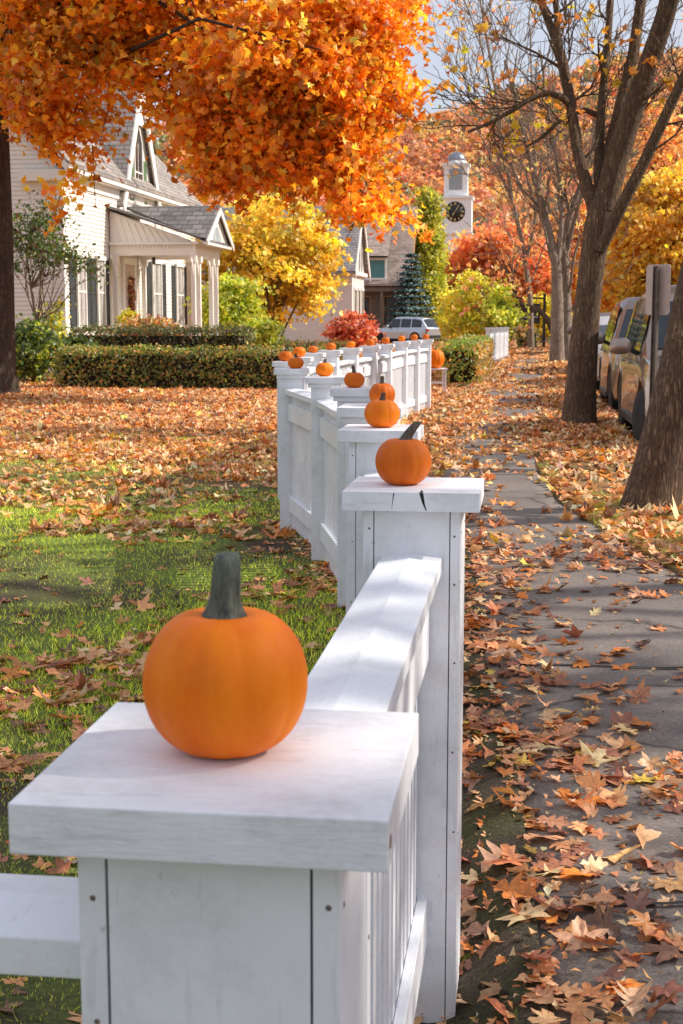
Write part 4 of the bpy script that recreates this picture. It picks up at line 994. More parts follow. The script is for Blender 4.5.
# a hazy band of small trees across the street horizon, right of the cars
for k, (px, Y, w_, yt, pal, lb) in enumerate([(720, 75, 120, 150, ORANGE, 'orange tree at the far right behind the sign post'), (560, 150, 70, 240, GOLD + ORANGE, 'distant orange gold tree behind the twin pale trunks')]):
    bush('orange_tree', lb, 'tree', px, Y, w_, yt, 320, 150, 55, pal, (.2 * Y / 75, .34 * Y / 75), .4 * Y / 75, None, 3, 16, trunk=[(0, 0, 0, .2), (0, 0, 3, .15), (0, 0, 6, .08)])

# ------------------------------------------------------------------ white farmhouse
HX, HY0, HY1, HB = -12.2, 36.8, 52.0, -19.4       # street wall plane, near and far ends, back
EZ, RX, RZ = 5.25, -15.8, 9.0                        # eave, ridge
house = empty('white_farmhouse', (HX, HY0, -.1), 0, 'white clapboard farmhouse with steep front gable, shuttered windows and a columned porch', 'house')
HO = Vector((HX, HY0, -.1))
def hb(mb, name, m, parent=None, bevel=0, fix=False):
    for i, p in enumerate(mb.v): mb.v[i] = (p[0] - HO.x, p[1] - HO.y, p[2] - HO.z)
    return mb.build(name, m, parent or house, bevel=bevel, fix=fix)
b = MB()
b.box2((HX - .03, HY0 + .03, -.3), (HB, HY1, EZ))
b.prism([(HX - .03, HY0 + .03, EZ), (HB, HY0 + .03, EZ), ((HX + HB) / 2, HY0 + .03, RZ - .15)], (0, HY1 - HY0 - .03, 0))
z = .35
while z < EZ - .1:       # lapped boards, street wall
    b.add([(HX - .03 + .012, HY0 + .1, z + .115), (HX - .03 + .012, HY1, z + .115), (HX + .006, HY1, z), (HX + .006, HY0 + .1, z), (HX - .03, HY1, z), (HX - .03, HY0 + .1, z)],
          [(0, 3, 2, 1), (3, 5, 4, 2)]); z += .115
z = .35
while z < RZ - .3:       # lapped boards, gable end
    k = 0 if z < EZ else (z - EZ) / (RZ - EZ) * (HX - HB) / 2
    x0, x1 = HX - .1 - k, HB + k
    b.add([(x0, HY0 + .018, z + .115), (x1, HY0 + .018, z + .115), (x1, HY0 - .006, z), (x0, HY0 - .006, z), (x1, HY0 + .03, z), (x0, HY0 + .03, z)], [(0, 1, 2, 3), (3, 2, 4, 5)]); z += .115
hb(b, 'wall', M['housewhite'])
b = MB(); b.box2((HX - .13, HY0 - .02, -.2), (HX + .02, HY0 + .12, EZ - .30))
b.box2((HX - .02, HY0 - .03, EZ - .36), (HX + .045, HY1, EZ - .08)); b.box2((HX - .02, HY0 - .1, EZ - .09), (HX + .26, HY1 + .1, EZ - .05))
b.box2((HX + .20, HY0 - .22, EZ - .06), (HX + .30, HY1 + .2, EZ + .08)); b.box2((HX - 1.1, HY0 - .22, EZ - .30), (HX + .205, HY0 + .0, EZ - .02))
hb(b, 'cornice', M['trim'])
b = MB()
sl = (RZ - EZ) / (HX - (HX + HB) / 2)
ex = HX + .32; ez = EZ + .06
rx = (HX + HB) / 2; rz_ = ez + (ex - rx) * sl
b.prism([(ex, HY0 - .28, ez), (rx, HY0 - .28, rz_), (rx, HY0 - .28, rz_ + .10), (ex, HY0 - .28, ez + .10)], (0, HY1 - HY0 + .56, 0))
b.prism([(HB - .32, HY0 - .28, ez), (rx, HY0 - .28, rz_), (rx, HY0 - .28, rz_ + .10), (HB - .32, HY0 - .28, ez + .10)], (0, HY1 - HY0 + .56, 0))
hb(b, 'roof', M['roofY'], fix=True)
b = MB()      # rake boards of the near gable end
for sx in (1, -1):
    e0 = ex if sx > 0 else HB - .32
    b.prism([(e0, HY0 - .30, ez - .22), (e0, HY0 - .30, ez - .004), (rx, HY0 - .30, rz_ - .004), (rx, HY0 - .30, rz_ - .24)], (0, .04, 0))
hb(b, 'rake_board', M['trim'], fix=True)
# front cross gable
GC, GW, GZ0, GZ1 = 44.15, 2.0, 5.0, 8.75
g = MB(); g.prism([(HX + .02, GC - GW + .1, GZ0), (HX + .02, GC + GW - .1, GZ0), (HX + .02, GC, GZ1 - .15)], (-1.5, 0, 0)); g.box2((HX - 1, GC - GW + .1, EZ - .4), (HX + .018, GC + GW - .1, GZ0))
gable = hb(g, 'front_gable', M['housewhite'], fix=True)
b = MB(); sg = (GZ1 - GZ0 + .4) / (GW + .25)
for s in (-1, 1):
    b.prism([(HX + .17, GC + s * (GW + .25), GZ0 - .35), (HX + .17, GC, GZ1), (HX + .17, GC, GZ1 + .14), (HX + .17, GC + s * (GW + .25), GZ0 - .21)], (-4.2, 0, 0))
r_ = hb(b, 'gable_roof', M['roofX'], fix=True); r_.parent = gable
b = MB()
for s in (-1, 1):
    b.prism([(HX + .175, GC + s * (GW + .26), GZ0 - .74), (HX + .175, GC, GZ1 - .62), (HX + .175, GC, GZ1 + .10), (HX + .175, GC + s * (GW + .26), GZ0 - .24)], (.05, 0, 0))
r_ = hb(b, 'barge_board', M['trim'], fix=True); r_.parent = gable
b = MB(); b.prism([(HX + .15, GC - .5, GZ1 - 1.45), (HX + .15, GC + .5, GZ1 - 1.45), (HX + .15, GC + .28, GZ1 - .85), (HX + .15, GC - .28, GZ1 - .85)], (-.04, 0, 0)); r_ = hb(b, 'collar_board', M['trim'], fix=True); r_.parent = gable
def window(y0, y1, z0, z1, x=HX, arch=False, mull=2):
    b = MB(); t = .075
    yc = (y0 + y1) / 2
    b.box2((x, y0 - t, z0 - .06), (x + .06, y0, z1 + (0 if arch else .0))); b.box2((x, y1, z0 - .06), (x + .06, y1 + t, z1))
    b.box2((x, y0 - t - .04, z0 - .13), (x + .10, y1 + t + .04, z0 - .062))
    if not arch: b.box2((x, y0 - t - .03, z1 + .002), (x + .08, y1 + t + .03, z1 + .12))
    else:
        for s in (-1, 1): b.prism([(x, yc + s * ((y1 - y0) / 2 + t), z1), (x, yc + s * (y1 - y0) / 2, z1), (x, yc, z1 + .62), (x, yc, z1 + .80)], (.06, 0, 0))
    b.box2((x + .012, y0, (z0 + z1) / 2 - .025), (x + .045, y1, (z0 + z1) / 2 + .025))
    if mull == 2: b.box2((x + .012, yc - .014, z0), (x + .038, yc + .014, z1))
    f = hb(b, 'window', M['trim'], fix=True)
    b = MB()
    if arch: b.prism([(x + .022, y0, z0), (x + .022, y1, z0), (x + .022, y1, z1), (x + .022, yc, z1 + .62), (x + .022, y0, z1)], (-.01, 0, 0))
    else: b.box2((x + .004, y0, z0), (x + .022, y1, z1))
    hb(b, 'pane', M['panedark'] if arch else M['pane'], f, fix=True)
    f2 = f
    if not arch:      # pale curtains drawn to the sides behind the lower sash
        b = MB(); b.box2((x + .023, y0 + .02, z0), (x + .026, y0 + (y1 - y0) * .40, z1 - .02)); b.box2((x + .023, y1 - (y1 - y0) * .36, z0), (x + .026, y1 - .02, z1 - .02)); hb(b, 'curtain', M['curtain'], f)
    return f
M['curtain'] = simple('pale curtain', (.50, .46, .42), .6, .3, 14)
def shutter(y0, y1, z0, z1, m, x=HX):
    b = MB(); b.box2((x + .008, y0, z0), (x + .03, y0 + .05, z1)); b.box2((x + .008, y1 - .05, z0), (x + .03, y1, z1))
    zm = (z0 + z1) / 2
    for zz in (z0, zm - .05, z1 - .08): b.box2((x + .009, y0 + .05, zz), (x + .029, y1 - .05, zz + .08))
    z = z0 + .09
    while z < z1 - .1:
        if not (zm - .09 < z < zm + .04): b.prism([(x + .010, y0 + .05, z), (x + .024, y0 + .05, z), (x + .014, y0 + .05, z + .04)], (0, y1 - y0 - .1, 0))
        z += .05
    b.box2((x + .002, y0 + .05, z0), (x + .0095, y1 - .05, z1)); hb(b, 'shutter', m, fix=True)
for y0, y1 in ((37.86, 38.50), (39.70, 40.30)): window(y0, y1, 1.2, 3.02)
for y0, y1 in ((37.22, 37.74), (38.62, 39.08), (39.10, 39.58), (40.42, 40.84)): shutter(y0, y1, 1.14, 3.06, M['shutter'])
window(45.75, 46.75, 1.2, 3.15); shutter(45.05, 45.62, 1.14, 3.18, M['shutter']); shutter(46.88, 47.45, 1.14, 3.18, M['shutter'])
window(48.9, 49.8, 1.2, 3.15); shutter(48.3, 48.78, 1.14, 3.18, M['shutter']); shutter(49.92, 50.4, 1.14, 3.18, M['shutter'])
window(43.72, 44.55, 5.0, 6.75, HX + .02, True)
shutter(43.15, 43.6, 4.96, 6.3, M['shuttergreen'], HX + .02); shutter(44.67, 45.12, 4.96, 6.3, M['shuttergreen'], HX + .02)
# door
b = MB(); b.box2((HX, 42.2, .4), (HX + .07, 42.36, 3.0)); b.box2((HX, 43.44, .4), (HX + .07, 43.6, 3.0)); b.box2((HX, 42.16, 3.002), (HX + .09, 43.64, 3.2)); df = hb(b, 'door_frame', M['trim'])
b = MB(); b.box2((HX + .004, 42.362, .42), (HX + .03, 43.438, 2.995))
for yy in (42.5, 43.0):
    for z0, z1 in ((.6, 1.3), (1.5, 2.8)): b.box2((HX + .03, yy, z0), (HX + .042, yy + .34, z1))
dd = hb(b, 'door', M['doorwood'], bevel=.006); b = MB(); b.lathe([(.0, 0), (.012, .0), (.014, .03), (.032, .045), (.03, .07), (.0, .08)], 12, (HX + .03, 43.33, 1.45), ax='X'); hb(b, 'handle', M['gold'], dd)
# porch
PX, PY0, PY1 = -9.72, 40.95, 44.25
b = MB(); b.box2((HX + .03, PY0 - .1, .05), (PX + .15, PY1 + .1, .42)); b.box2((PX + .15, 41.7, -.1), (PX + .5, 43.4, .25)); porch = hb(b, 'porch', M['housewhite'])
def column(x, y):
    b = MB(); b.box2((x - .10, y - .10, .422), (x + .10, y + .10, .55)); b.box2((x - .065, y - .065, .552), (x + .065, y + .065, 3.0)); b.box2((x - .105, y - .105, 3.002), (x + .105, y + .105, 3.198)); c = hb(b, 'column', M['trim'], porch, bevel=.008)
    b = MB()
    for s in (-1, 1):
        b.prism([(x - .02, y + s * .068, 2.55), (x - .02, y + s * .068, 2.99), (x - .02, y + s * .44, 3.198), (x - .02, y + s * .44, 3.12), (x - .02, y + s * .22, 2.98), (x - .02, y + s * .13, 2.78)], (.04, 0, 0))
    hb(b, 'bracket', M['trim'], c, fix=True)
for y in (41.08, 41.75, 43.42, 44.12): column(PX, y)
column(HX + .16, 41.03); column(HX + .16, 44.17)
b = MB(); b.box2((PX - .10, PY0, 3.2), (PX + .10, PY1, 3.50)); b.box2((HX + .03, PY0, 3.2), (PX - .102, PY0 + .18, 3.50)); b.box2((HX + .03, PY1 - .18, 3.2), (PX - .102, PY1, 3.50))
k = HX + .1
while k < PX:         # dentils on the near side and the front
    b.box2((k, PY0 - .03, 3.40), (k + .05, PY0 - .002, 3.47)); k += .11
k = PY0 + .05
while k < PY1: b.box2((PX + .102, k, 3.40), (PX + .13, k + .05, 3.47)); k += .11
b.box2((HX + .03, PY0 - .09, 3.502), (PX + .22, PY1 + .09, 3.57)); hb(b, 'beam', M['trim'], porch)
FX = PX + .42
b = MB(); b.prism([(HX + .03, PY0 + .04, 3.572), (FX - .45, PY0 + .04, 3.572), (FX - .45, PY0 + .04, 3.62), (HX + .03, PY0 + .04, 4.48)], (0, .03, 0))
for k in range(9):     # slanted strips on the side panel
    x = HX + .35 + k * .21; zt = 4.42 - (x - HX) * .335
    if zt > 3.74: b.bar((x, PY0 + .028, 3.60), (x - .22, PY0 + .028, zt + .02), .02, .022)
b.bar((HX + .05, PY0 + .03, 4.40), (FX - .5, PY0 + .03, 3.60), .03, .05)
hb(b, 'side_panel', M['trim'], porch, fix=True)
b = MB(); rp = MB()
y0, y1 = PY0 - .22, PY1 + .22; yc = (y0 + y1) / 2
rp.prism([(HX + .01, y0, 4.56), (FX, y0, 3.60), (FX, y0, 3.66), (HX + .01, y0, 4.63)], (0, y1 - y0, 0)); ro = hb(rp, 'porch_roof', M['roofporch'], porch, fix=True)
rp = MB()
for s, ye in ((-1, y0), (1, y1)):
    for dz in (0, .07): pass
    tri = [(FX + .06, ye, 3.61), (FX + .06, yc, 4.66), (HX + .03, yc, 4.66), (FX - .10, ye, 3.61)]
    rp.prism(tri, (0, 0, .07))
hb(rp, 'porch_gable_roof', M['roofporchX'], porch, fix=True)
b = MB()
b.prism([(FX - .05, y0 + .12, 3.572), (FX - .05, y1 - .12, 3.572), (FX - .05, yc, 4.58)], (-.05, 0, 0)); 
for s, ye in ((-1, y0), (1, y1)): b.prism([(FX + .065, ye, 3.46), (FX + .065, ye, 3.605), (FX + .065, yc, 4.66), (FX + .065, yc, 4.48)], (.04, 0, 0))
b.box2((FX - .04, y0 + .02, 3.50), (FX + .06, y1 - .02, 3.571)); 
arc = [(FX - .048, yc + .52 * math.cos(PI * k / 12), 3.60 + .50 * math.sin(PI * k / 12)) for k in range(13)]
hb(b, 'pediment', M['trim'], porch, fix=True)
b = MB(); b.prism(arc, (.012, 0, 0)); hb(b, 'fanlight', M['louvre'], porch, fix=True)
# porch lamp and chimney
b = MB(); b.lathe([(.02, 3.0), (.06, 2.98), (.05, 2.8), (.02, 2.78)], 10, (HX + .9, 42.6, .22)); hb(b, 'porch_lamp', M['panedark'], porch)
b = MB(); b.box2((-16.1, 47, 8.5), (-15.5, 47.6, 10.4)); b.box2((-16.16, 46.94, 10.401), (-15.44, 47.66, 10.55)); hb(b, 'chimney', M['brick'] if 'brick' in M else M['rooffar'])
# swag on the door
t = empty('door_swag', (HX + .06, 42.9, 1.5), 0, 'long hanging swag of dried corn and autumn leaves on the porch door', 'wreath')
n = 240; q = rng.random(n); P = np.stack([rng.uniform(.0, .09, n), rng.normal(0, .10, n) * (1.1 - .6 * np.abs(q - .65)), .0 + 1.1 * q], 1)
v, T, C = leaves(P, rng.normal(size=(n, 3)) + [1.2, 0, 0], rng.uniform(.1, .22, n), pick([(.16, .05, .02, 3), (.30, .12, .04, 2), (.10, .035, .02, 2), (.4, .28, .1, 1)], n), OVAL, .2); tri_mesh('leaves', v, T, C, M['wreath'], t)
b = MB(); b.lathe([(.0, 0), (.05, .02), (.06, .1), (.0, .16)], 10, (.08, 0, .95)); b.build('bow', M['redlamp'], t)

# ------------------------------------------------------------------ second white house with a louvred gable
G0 = -.35
hx = -9.55; t = empty('white_house', (hx, 77, G0), 0, 'white gabled house with tall dark louvred windows, half hidden by the golden tree', 'house')
O2 = Vector((hx, 77, G0))
def lb(mb, O, name, m, parent, fix=False, bevel=0):
    for i, p in enumerate(mb.v): mb.v[i] = (p[0] - O.x, p[1] - O.y, p[2] - O.z)
    return mb.build(name, m, parent, fix=fix, bevel=bevel)
b = MB(); b.box2((hx, 77.5, G0), (-18, 83.2, 4.3)); b.prism([(hx - .002, 77.5, 4.3), (hx - .002, 83.2, 4.3), (hx - .002, 80.35, 7.35)], (-8.4, 0, 0)); lb(b, O2, 'wall', M['clapfar'], t, True)
b = MB()
for s in (-1, 1): b.prism([(hx + .25, 80.35 + s * 3.5, 3.72), (hx + .25, 80.35, 7.42), (hx + .25, 80.35, 7.58), (hx + .25, 80.35 + s * 3.5, 3.9)], (-9.1, 0, 0))
lb(b, O2, 'roof', M['roofgrey'], t, True)
b = MB()
for s in (-1, 1): b.prism([(hx + .255, 80.35 + s * 3.52, 3.45), (hx + .255, 80.35, 7.15), (hx + .255, 80.35, 7.5), (hx + .255, 80.35 + s * 3.52, 3.88)], (.06, 0, 0))
b.box2((hx + .001, 77.4, 3.7), (hx + .2, 83.3, 3.9)); lb(b, O2, 'barge_board', M['trim'], t, True)
for yy in (79.0, 80.15, 81.3):
    b = MB(); b.box2((hx + .001, yy - .1, 3.85), (hx + .07, yy, 5.9)); b.box2((hx + .001, yy + .5, 3.85), (hx + .07, yy + .6, 5.9)); b.box2((hx + .001, yy - .1, 5.902), (hx + .09, yy + .6, 6.05)); f = lb(b, O2, 'window', M['trim'], t)
    b = MB(); b.box2((hx + .002, yy + .002, 3.85), (hx + .04, yy + .498, 5.9)); lb(b, O2, 'louvre_panel', M['shutter'], f)
for yy in (78.3, 80.0, 81.7):
    b = MB(); b.box2((hx + .001, yy - .1, .9), (hx + .07, yy, 2.9)); b.box2((hx + .001, yy + .8, .9), (hx + .07, yy + .9, 2.9)); b.box2((hx + .001, yy - .1, 2.902), (hx + .09, yy + .9, 3.05)); f = lb(b, O2, 'window', M['trim'], t)
    b = MB(); b.box2((hx + .002, yy + .002, .9), (hx + .04, yy + .798, 2.9)); lb(b, O2, 'pane', M['panedark'], f)
# ------------------------------------------------------------------ third house, brown roof and teal dormer
O3 = Vector((-9, 106, -.5)); t = empty('shingled_house', O3, 0, 'brown shingle roofed house with a teal dormer, behind the blue spruce', 'house')
M['brownwall'] = clap('brown house boards', (.22, .17, .13), .16)
b = MB(); b.box2((-16.5, 107.6, -.5), (-9.15, 116, 4.0)); b.prism([(-9.15, 107.6, 4.0), (-9.15, 116, 4.0), (-9.15, 112, 9.4)], (-7.3, 0, 0)); lb(b, O3, 'wall', M['brownwall'], t, True)
b = MB()
for (ya, yb) in ((106.2, 112), (117.8, 112)): b.prism([(-8.75, ya, 3.7), (-8.75, yb, 9.75), (-8.75, yb, 9.9), (-8.75, ya, 3.85)], (-8.2, 0, 0))
lb(b, O3, 'roof', M['rooffar'], t, True)
b = MB(); b.prism([(-8.745, 106.2, 3.35), (-8.745, 112, 9.4), (-8.745, 112, 9.86), (-8.745, 106.2, 3.82)], (.07, 0, 0)); b.prism([(-8.745, 117.8, 3.35), (-8.745, 112, 9.4), (-8.745, 112, 9.86), (-8.745, 117.8, 3.82)], (.07, 0, 0)); lb(b, O3, 'rake_board', M['tan'], t, True)
b = MB(); dx0, dx1 = at(362, 270, 106.6).x, at(385, 270, 106.6).x
b.box2((dx0, 106.6, 4.25), (dx1, 109.5, 5.7)); d_ = lb(b, O3, 'dormer', M['teal'], t)
b = MB(); b.box2((dx0 - .1, 106.5, 4.1), (dx1 + .1, 106.6, 4.3)); b.box2((dx1 - .02, 106.54, 4.3), (dx1 + .1, 106.7, 5.72)); b.box2((dx0 - .1, 106.52, 5.6), (dx1 + .1, 106.598, 5.75)); lb(b, O3, 'dormer_trim', M['trim'], d_)
b = MB(); b.prism([(dx0 - .2, 106.1, 5.75), (dx1 + .25, 106.1, 5.75), (dx1 + .25, 106.1, 5.88), (dx0 - .2, 106.1, 5.88)], (0, .01, 0)); b.prism([(dx1 + .25, 106.1, 5.76), (dx1 + .25, 111.6, 9.7), (dx1 + .25, 111.6, 9.85), (dx1 + .25, 106.1, 5.9)], (dx0 - dx1 - .5, 0, 0)); lb(b, O3, 'dormer_roof', M['rooffar'], d_, True)
b = MB()
for k in range(5): b.box2((-15.8 + k * 1.6, 106.45, -.5), (-15.6 + k * 1.6, 106.6, 3.5))
b.box2((-16.2, 106.4, 3.3), (-8.9, 106.62, 3.6)); b.box2((-16.2, 106.4, -.5), (-8.9, 107.6, .1)); lb(b, O3, 'veranda', M['brownwall'], t)
for xx in (-14.6, -12.8, -10.8):
    b = MB(); b.box2((xx - .08, 107.53, .9), (xx, 107.6, 2.9)); b.box2((xx + .9, 107.53, .9), (xx + .98, 107.6, 2.9)); b.box2((xx - .08, 107.52, 2.902), (xx + .98, 107.6, 3.0)); f = lb(b, O3, 'window', M['tan'], t)
    b = MB(); b.box2((xx + .002, 107.56, .9), (xx + .898, 107.599, 2.9)); lb(b, O3, 'pane', M['panedark'], f)

# ------------------------------------------------------------------ clock tower
c = at(455, 213, 205); TX, TY = c.x, 205.0
O4 = Vector((TX, TY, -.5)); t = empty('clock_tower', O4, 0, 'white church clock tower with black dial, louvred belfry and small domed top', 'church tower')
hw = 2.3
b = MB(); b.box2((TX - hw, TY, -.5), (TX + hw, TY + 2 * hw, 18.0)); b.box2((TX - hw - .18, TY - .18, 13.0), (TX + hw + .18, TY + 2 * hw + .18, 13.3)); b.box2((TX - hw - .25, TY - .25, 18.0), (TX + hw + .25, TY + 2 * hw + .25, 18.35))
for sx in (-1, 1): b.box2((TX + sx * (hw - .2) - .22, TY - .06, 13.3), (TX + sx * (hw - .2) + .22, TY - .001, 17.99))
lb(b, O4, 'wall', M['churchwhite'], t)
bz0, bz1, bw = 18.35, 22.6, 1.62; cy_ = TY + hw
b = MB(); b.box2((TX - bw, cy_ - bw, bz0), (TX + bw, cy_ + bw, bz1)); 
for sx in (-1, 1): b.box2((TX + sx * (bw - .24) - .25, cy_ - bw - .07, bz0), (TX + sx * (bw - .24) + .25, cy_ - bw - .001, bz1 - .3)); b.box2((TX + bw + .001, cy_ + sx * (bw - .24) - .25, bz0), (TX + bw + .07, cy_ + sx * (bw - .24) + .25, bz1 - .3))
b.box2((TX - bw - .14, cy_ - bw - .14, bz1 - .3), (TX + bw + .14, cy_ + bw + .14, bz1)); b.box2((TX - bw - .38, cy_ - bw - .38, bz1 + .001), (TX + bw + .38, cy_ + bw + .38, bz1 + .32))
bf = lb(b, O4, 'belfry', M['churchwhite'], t)
b = MB(); b.box2((TX - .92, cy_ - bw - .03, bz0 + .9), (TX + .92, cy_ - bw - .001, bz1 - .45)); 
k = bz0 + .95
while k < bz1 - .55: b.prism([(TX - .9, cy_ - bw - .03, k), (TX - .9, cy_ - bw - .09, k), (TX - .9, cy_ - bw - .03, k + .13)], (1.8, 0, 0)); k += .17
lb(b, O4, 'louvre_panel', M['louvre'], bf, True)
b = MB(); b.box2((TX - 1.02, cy_ - bw - .12, bz0 + .25), (TX + 1.02, cy_ - bw - .001, bz0 + .85))
for k in range(8): b.box2((TX - .95 + k * .25, cy_ - bw - .16, bz0 + .25), (TX - .85 + k * .25, cy_ - bw - .121, bz0 + .85))
lb(b, O4, 'balustrade', M['churchwhite'], bf)
zc = bz1 + .32
b = MB(); b.lathe([(1.42, zc), (1.42, zc + .4)] , 20, (TX, cy_, 0)); lb(b, O4, 'drum', M['churchwhite'], bf)
b = MB(); b.lathe([(1.32 * math.cos(a), zc + .4 + 1.35 * math.sin(a)) for a in [PI / 2 * k / 10 for k in range(11)]], 32, (TX, cy_, 0)); dm = lb(b, O4, 'dome', M['dome'], t)
b = MB(); b.lathe([(.10, zc + 1.74), (.12, zc + 1.9), (.05, zc + 2.0), (.16, zc + 2.15), (.04, zc + 2.3), (.02, zc + 2.9)], 10, (TX, cy_, 0)); lb(b, O4, 'finial', M['gold'], dm)
cz = 16.15; cr = 1.42
b = MB(); b.lathe([(cr + .0, -.02), (cr + .0, .05), (cr - .12, .06)], 40, (TX, TY - .06, cz), ax='Y'); fr = None
cf = lb(b, O4, 'clock_face', M['clock'], t, True)
nm = ['XII', 'I', 'II', 'III', 'IIII', 'V', 'VI', 'VII', 'VIII', 'IX', 'X', 'XI']
b = MB(); yq = TY - .095
def stroke(p, q, w):      # strokes of a Roman numeral, local (u right, v outward) rotated to the hour
    b.bar((TX + p[0], yq, cz + p[1]), (TX + q[0], yq, cz + q[1]), w, .02, up=(0, 1, 0))
for h in range(12):
    a = PI / 2 - 2 * PI * h / 12; er = (math.cos(a), math.sin(a)); et = (math.sin(a), -math.cos(a))
    b = MB(); s = nm[h]; wd = {'I': .085, 'V': .19, 'X': .19}; tot = sum(wd[ch] for ch in s); u = -tot / 2
    T2 = lambda uu, vv: (er[0] * vv + et[0] * uu, er[1] * vv + et[1] * uu)
    for ch in s:
        w = wd[ch]; m0, m1 = cr * .64, cr * .93
        if ch == 'I': stroke(T2(u + w / 2, m0), T2(u + w / 2, m1), .05)
        if ch == 'V': stroke(T2(u + w / 2, m0), T2(u + .03, m1), .05); stroke(T2(u + w / 2, m0), T2(u + w - .03, m1), .035)
        if ch == 'X': stroke(T2(u + .03, m0), T2(u + w - .03, m1), .05); stroke(T2(u + w - .03, m0), T2(u + .03, m1), .035)
        u += w
    lb(b, O4, 'numeral', M['gold'], cf)
for nm_, ang_, L, w in (('hour_hand', 215, .62, .11), ('minute_hand', 32, .95, .08)):
    b = MB(); a = PI / 2 - R(ang_); b.bar((TX - .15 * math.cos(a), yq - .03, cz - .15 * math.sin(a)), (TX + L * math.cos(a), yq - .03, cz + L * math.sin(a)), w, .02, up=(0, 1, 0)); lb(b, O4, nm_, M['gold'], cf)
b = MB(); b.box2((TX - 5.5, TY + 4.7, -.5), (TX + 5.5, TY + 24, 8)); b.prism([(TX - 6, TY + 4.7, 8), (TX + 6, TY + 4.7, 8), (TX, TY + 4.7, 12.5)], (0, 19.5, 0)); lb(b, O4, 'nave', M['churchwhite'], t, True)

# ------------------------------------------------------------------ far white fence, dark sign board, sign post
p0, p1 = Vector((-1.22, 43.6, gz(43.6))), Vector((-.80, 53.0, gz(53)))
t = empty('picket_fence', p0, 0, 'far white board fence beside the sidewalk, beyond the hedge', 'fence'); d = p1 - p0
for k in range(5):
    b = MB(); q = d * (k / 4); b.box((q.x, q.y, q.z + .5), (.14, .14, 1.1)); b.box((q.x, q.y, q.z + 1.08), (.2, .2, .06)); b.build('fence_post', M['paint'], t)
for nm_, z in (('top_rail', .86), ('bottom_rail', .2)):
    b = MB(); b.bar(Vector((0, 0, z)), d + Vector((0, 0, z)), .05, .1); b.build(nm_, M['paint'], t)
b = MB()
for k in range(62): q = d * ((k + .5) / 62); b.box((q.x + .035, q.y, q.z + .5), (.022, .085, .86), rz=-.045)
b.build('picket_panel', M['paint'], t)
p = at(530, 345, 80); t = empty('hanging_sign', (p.x, 80, gz(80)), 0, 'dark board sign hanging from a wooden post at the far end of the sidewalk', 'sign')
MB().box((.75, 0, 1.5), (.16, .16, 3.0)).build('sign_post', M['boards'], t); MB().box((-.1, 0, 2.75), (1.7, .08, .1)).build('sign_arm', M['boards'], t)
b = MB(); b.box((-.15, 0, 1.9), (1.35, .06, 1.1)); b.box((-.15, -.034, 1.72), (1.1, .006, .07), mi=1); sb = b.build('sign_board', [M['boards'], M['louvre']], t)
for sx in (-.6, .3): MB().box((sx, 0, 2.58), (.03, .03, .25)).build('hanger', M['black'], t)
SP = Vector((1.145, 13.3, 0)); t = empty('parking_sign', SP, 0, 'roadside sign seen from behind on a steel channel post beside the parked bronze car', 'sign')
b = MB(); 
b.box((0, 0, .85), (.012, .05, 2.06)); b.box((-.012, -.028, .85), (.03, .008, 2.06)); b.box((-.012, .028, .85), (.03, .008, 2.06)); po = b.build('post', M['metal'], t, bevel=.002); po.rotation_euler = (0, 0, R(40))
b = MB(); w2, h2, rr = .152, .228, .035
pts = []
for cx, cz2, a0 in ((w2 - rr, h2 - rr, 0), (-w2 + rr, h2 - rr, 90), (-w2 + rr, -h2 + rr, 180), (w2 - rr, -h2 + rr, 270)):
    for k in range(5): a = R(a0 + 22.5 * k); pts.append((cx + rr * math.cos(a), 0, cz2 + rr * math.sin(a)))
b.prism(pts, (0, .004, 0)); pl = b.build('sign_plate', M['signback'], t, fix=True); pl.location = (.012, .05, 1.665); pl.rotation_euler = (0, 0, R(-50))
b = MB(); 
for z in (-.16, .16): b.lathe([(.0, -.012), (.011, -.011), (.011, .0)], 6, (0, 0, z), ax='Y')
b.build('bolt', M['metal'], pl)

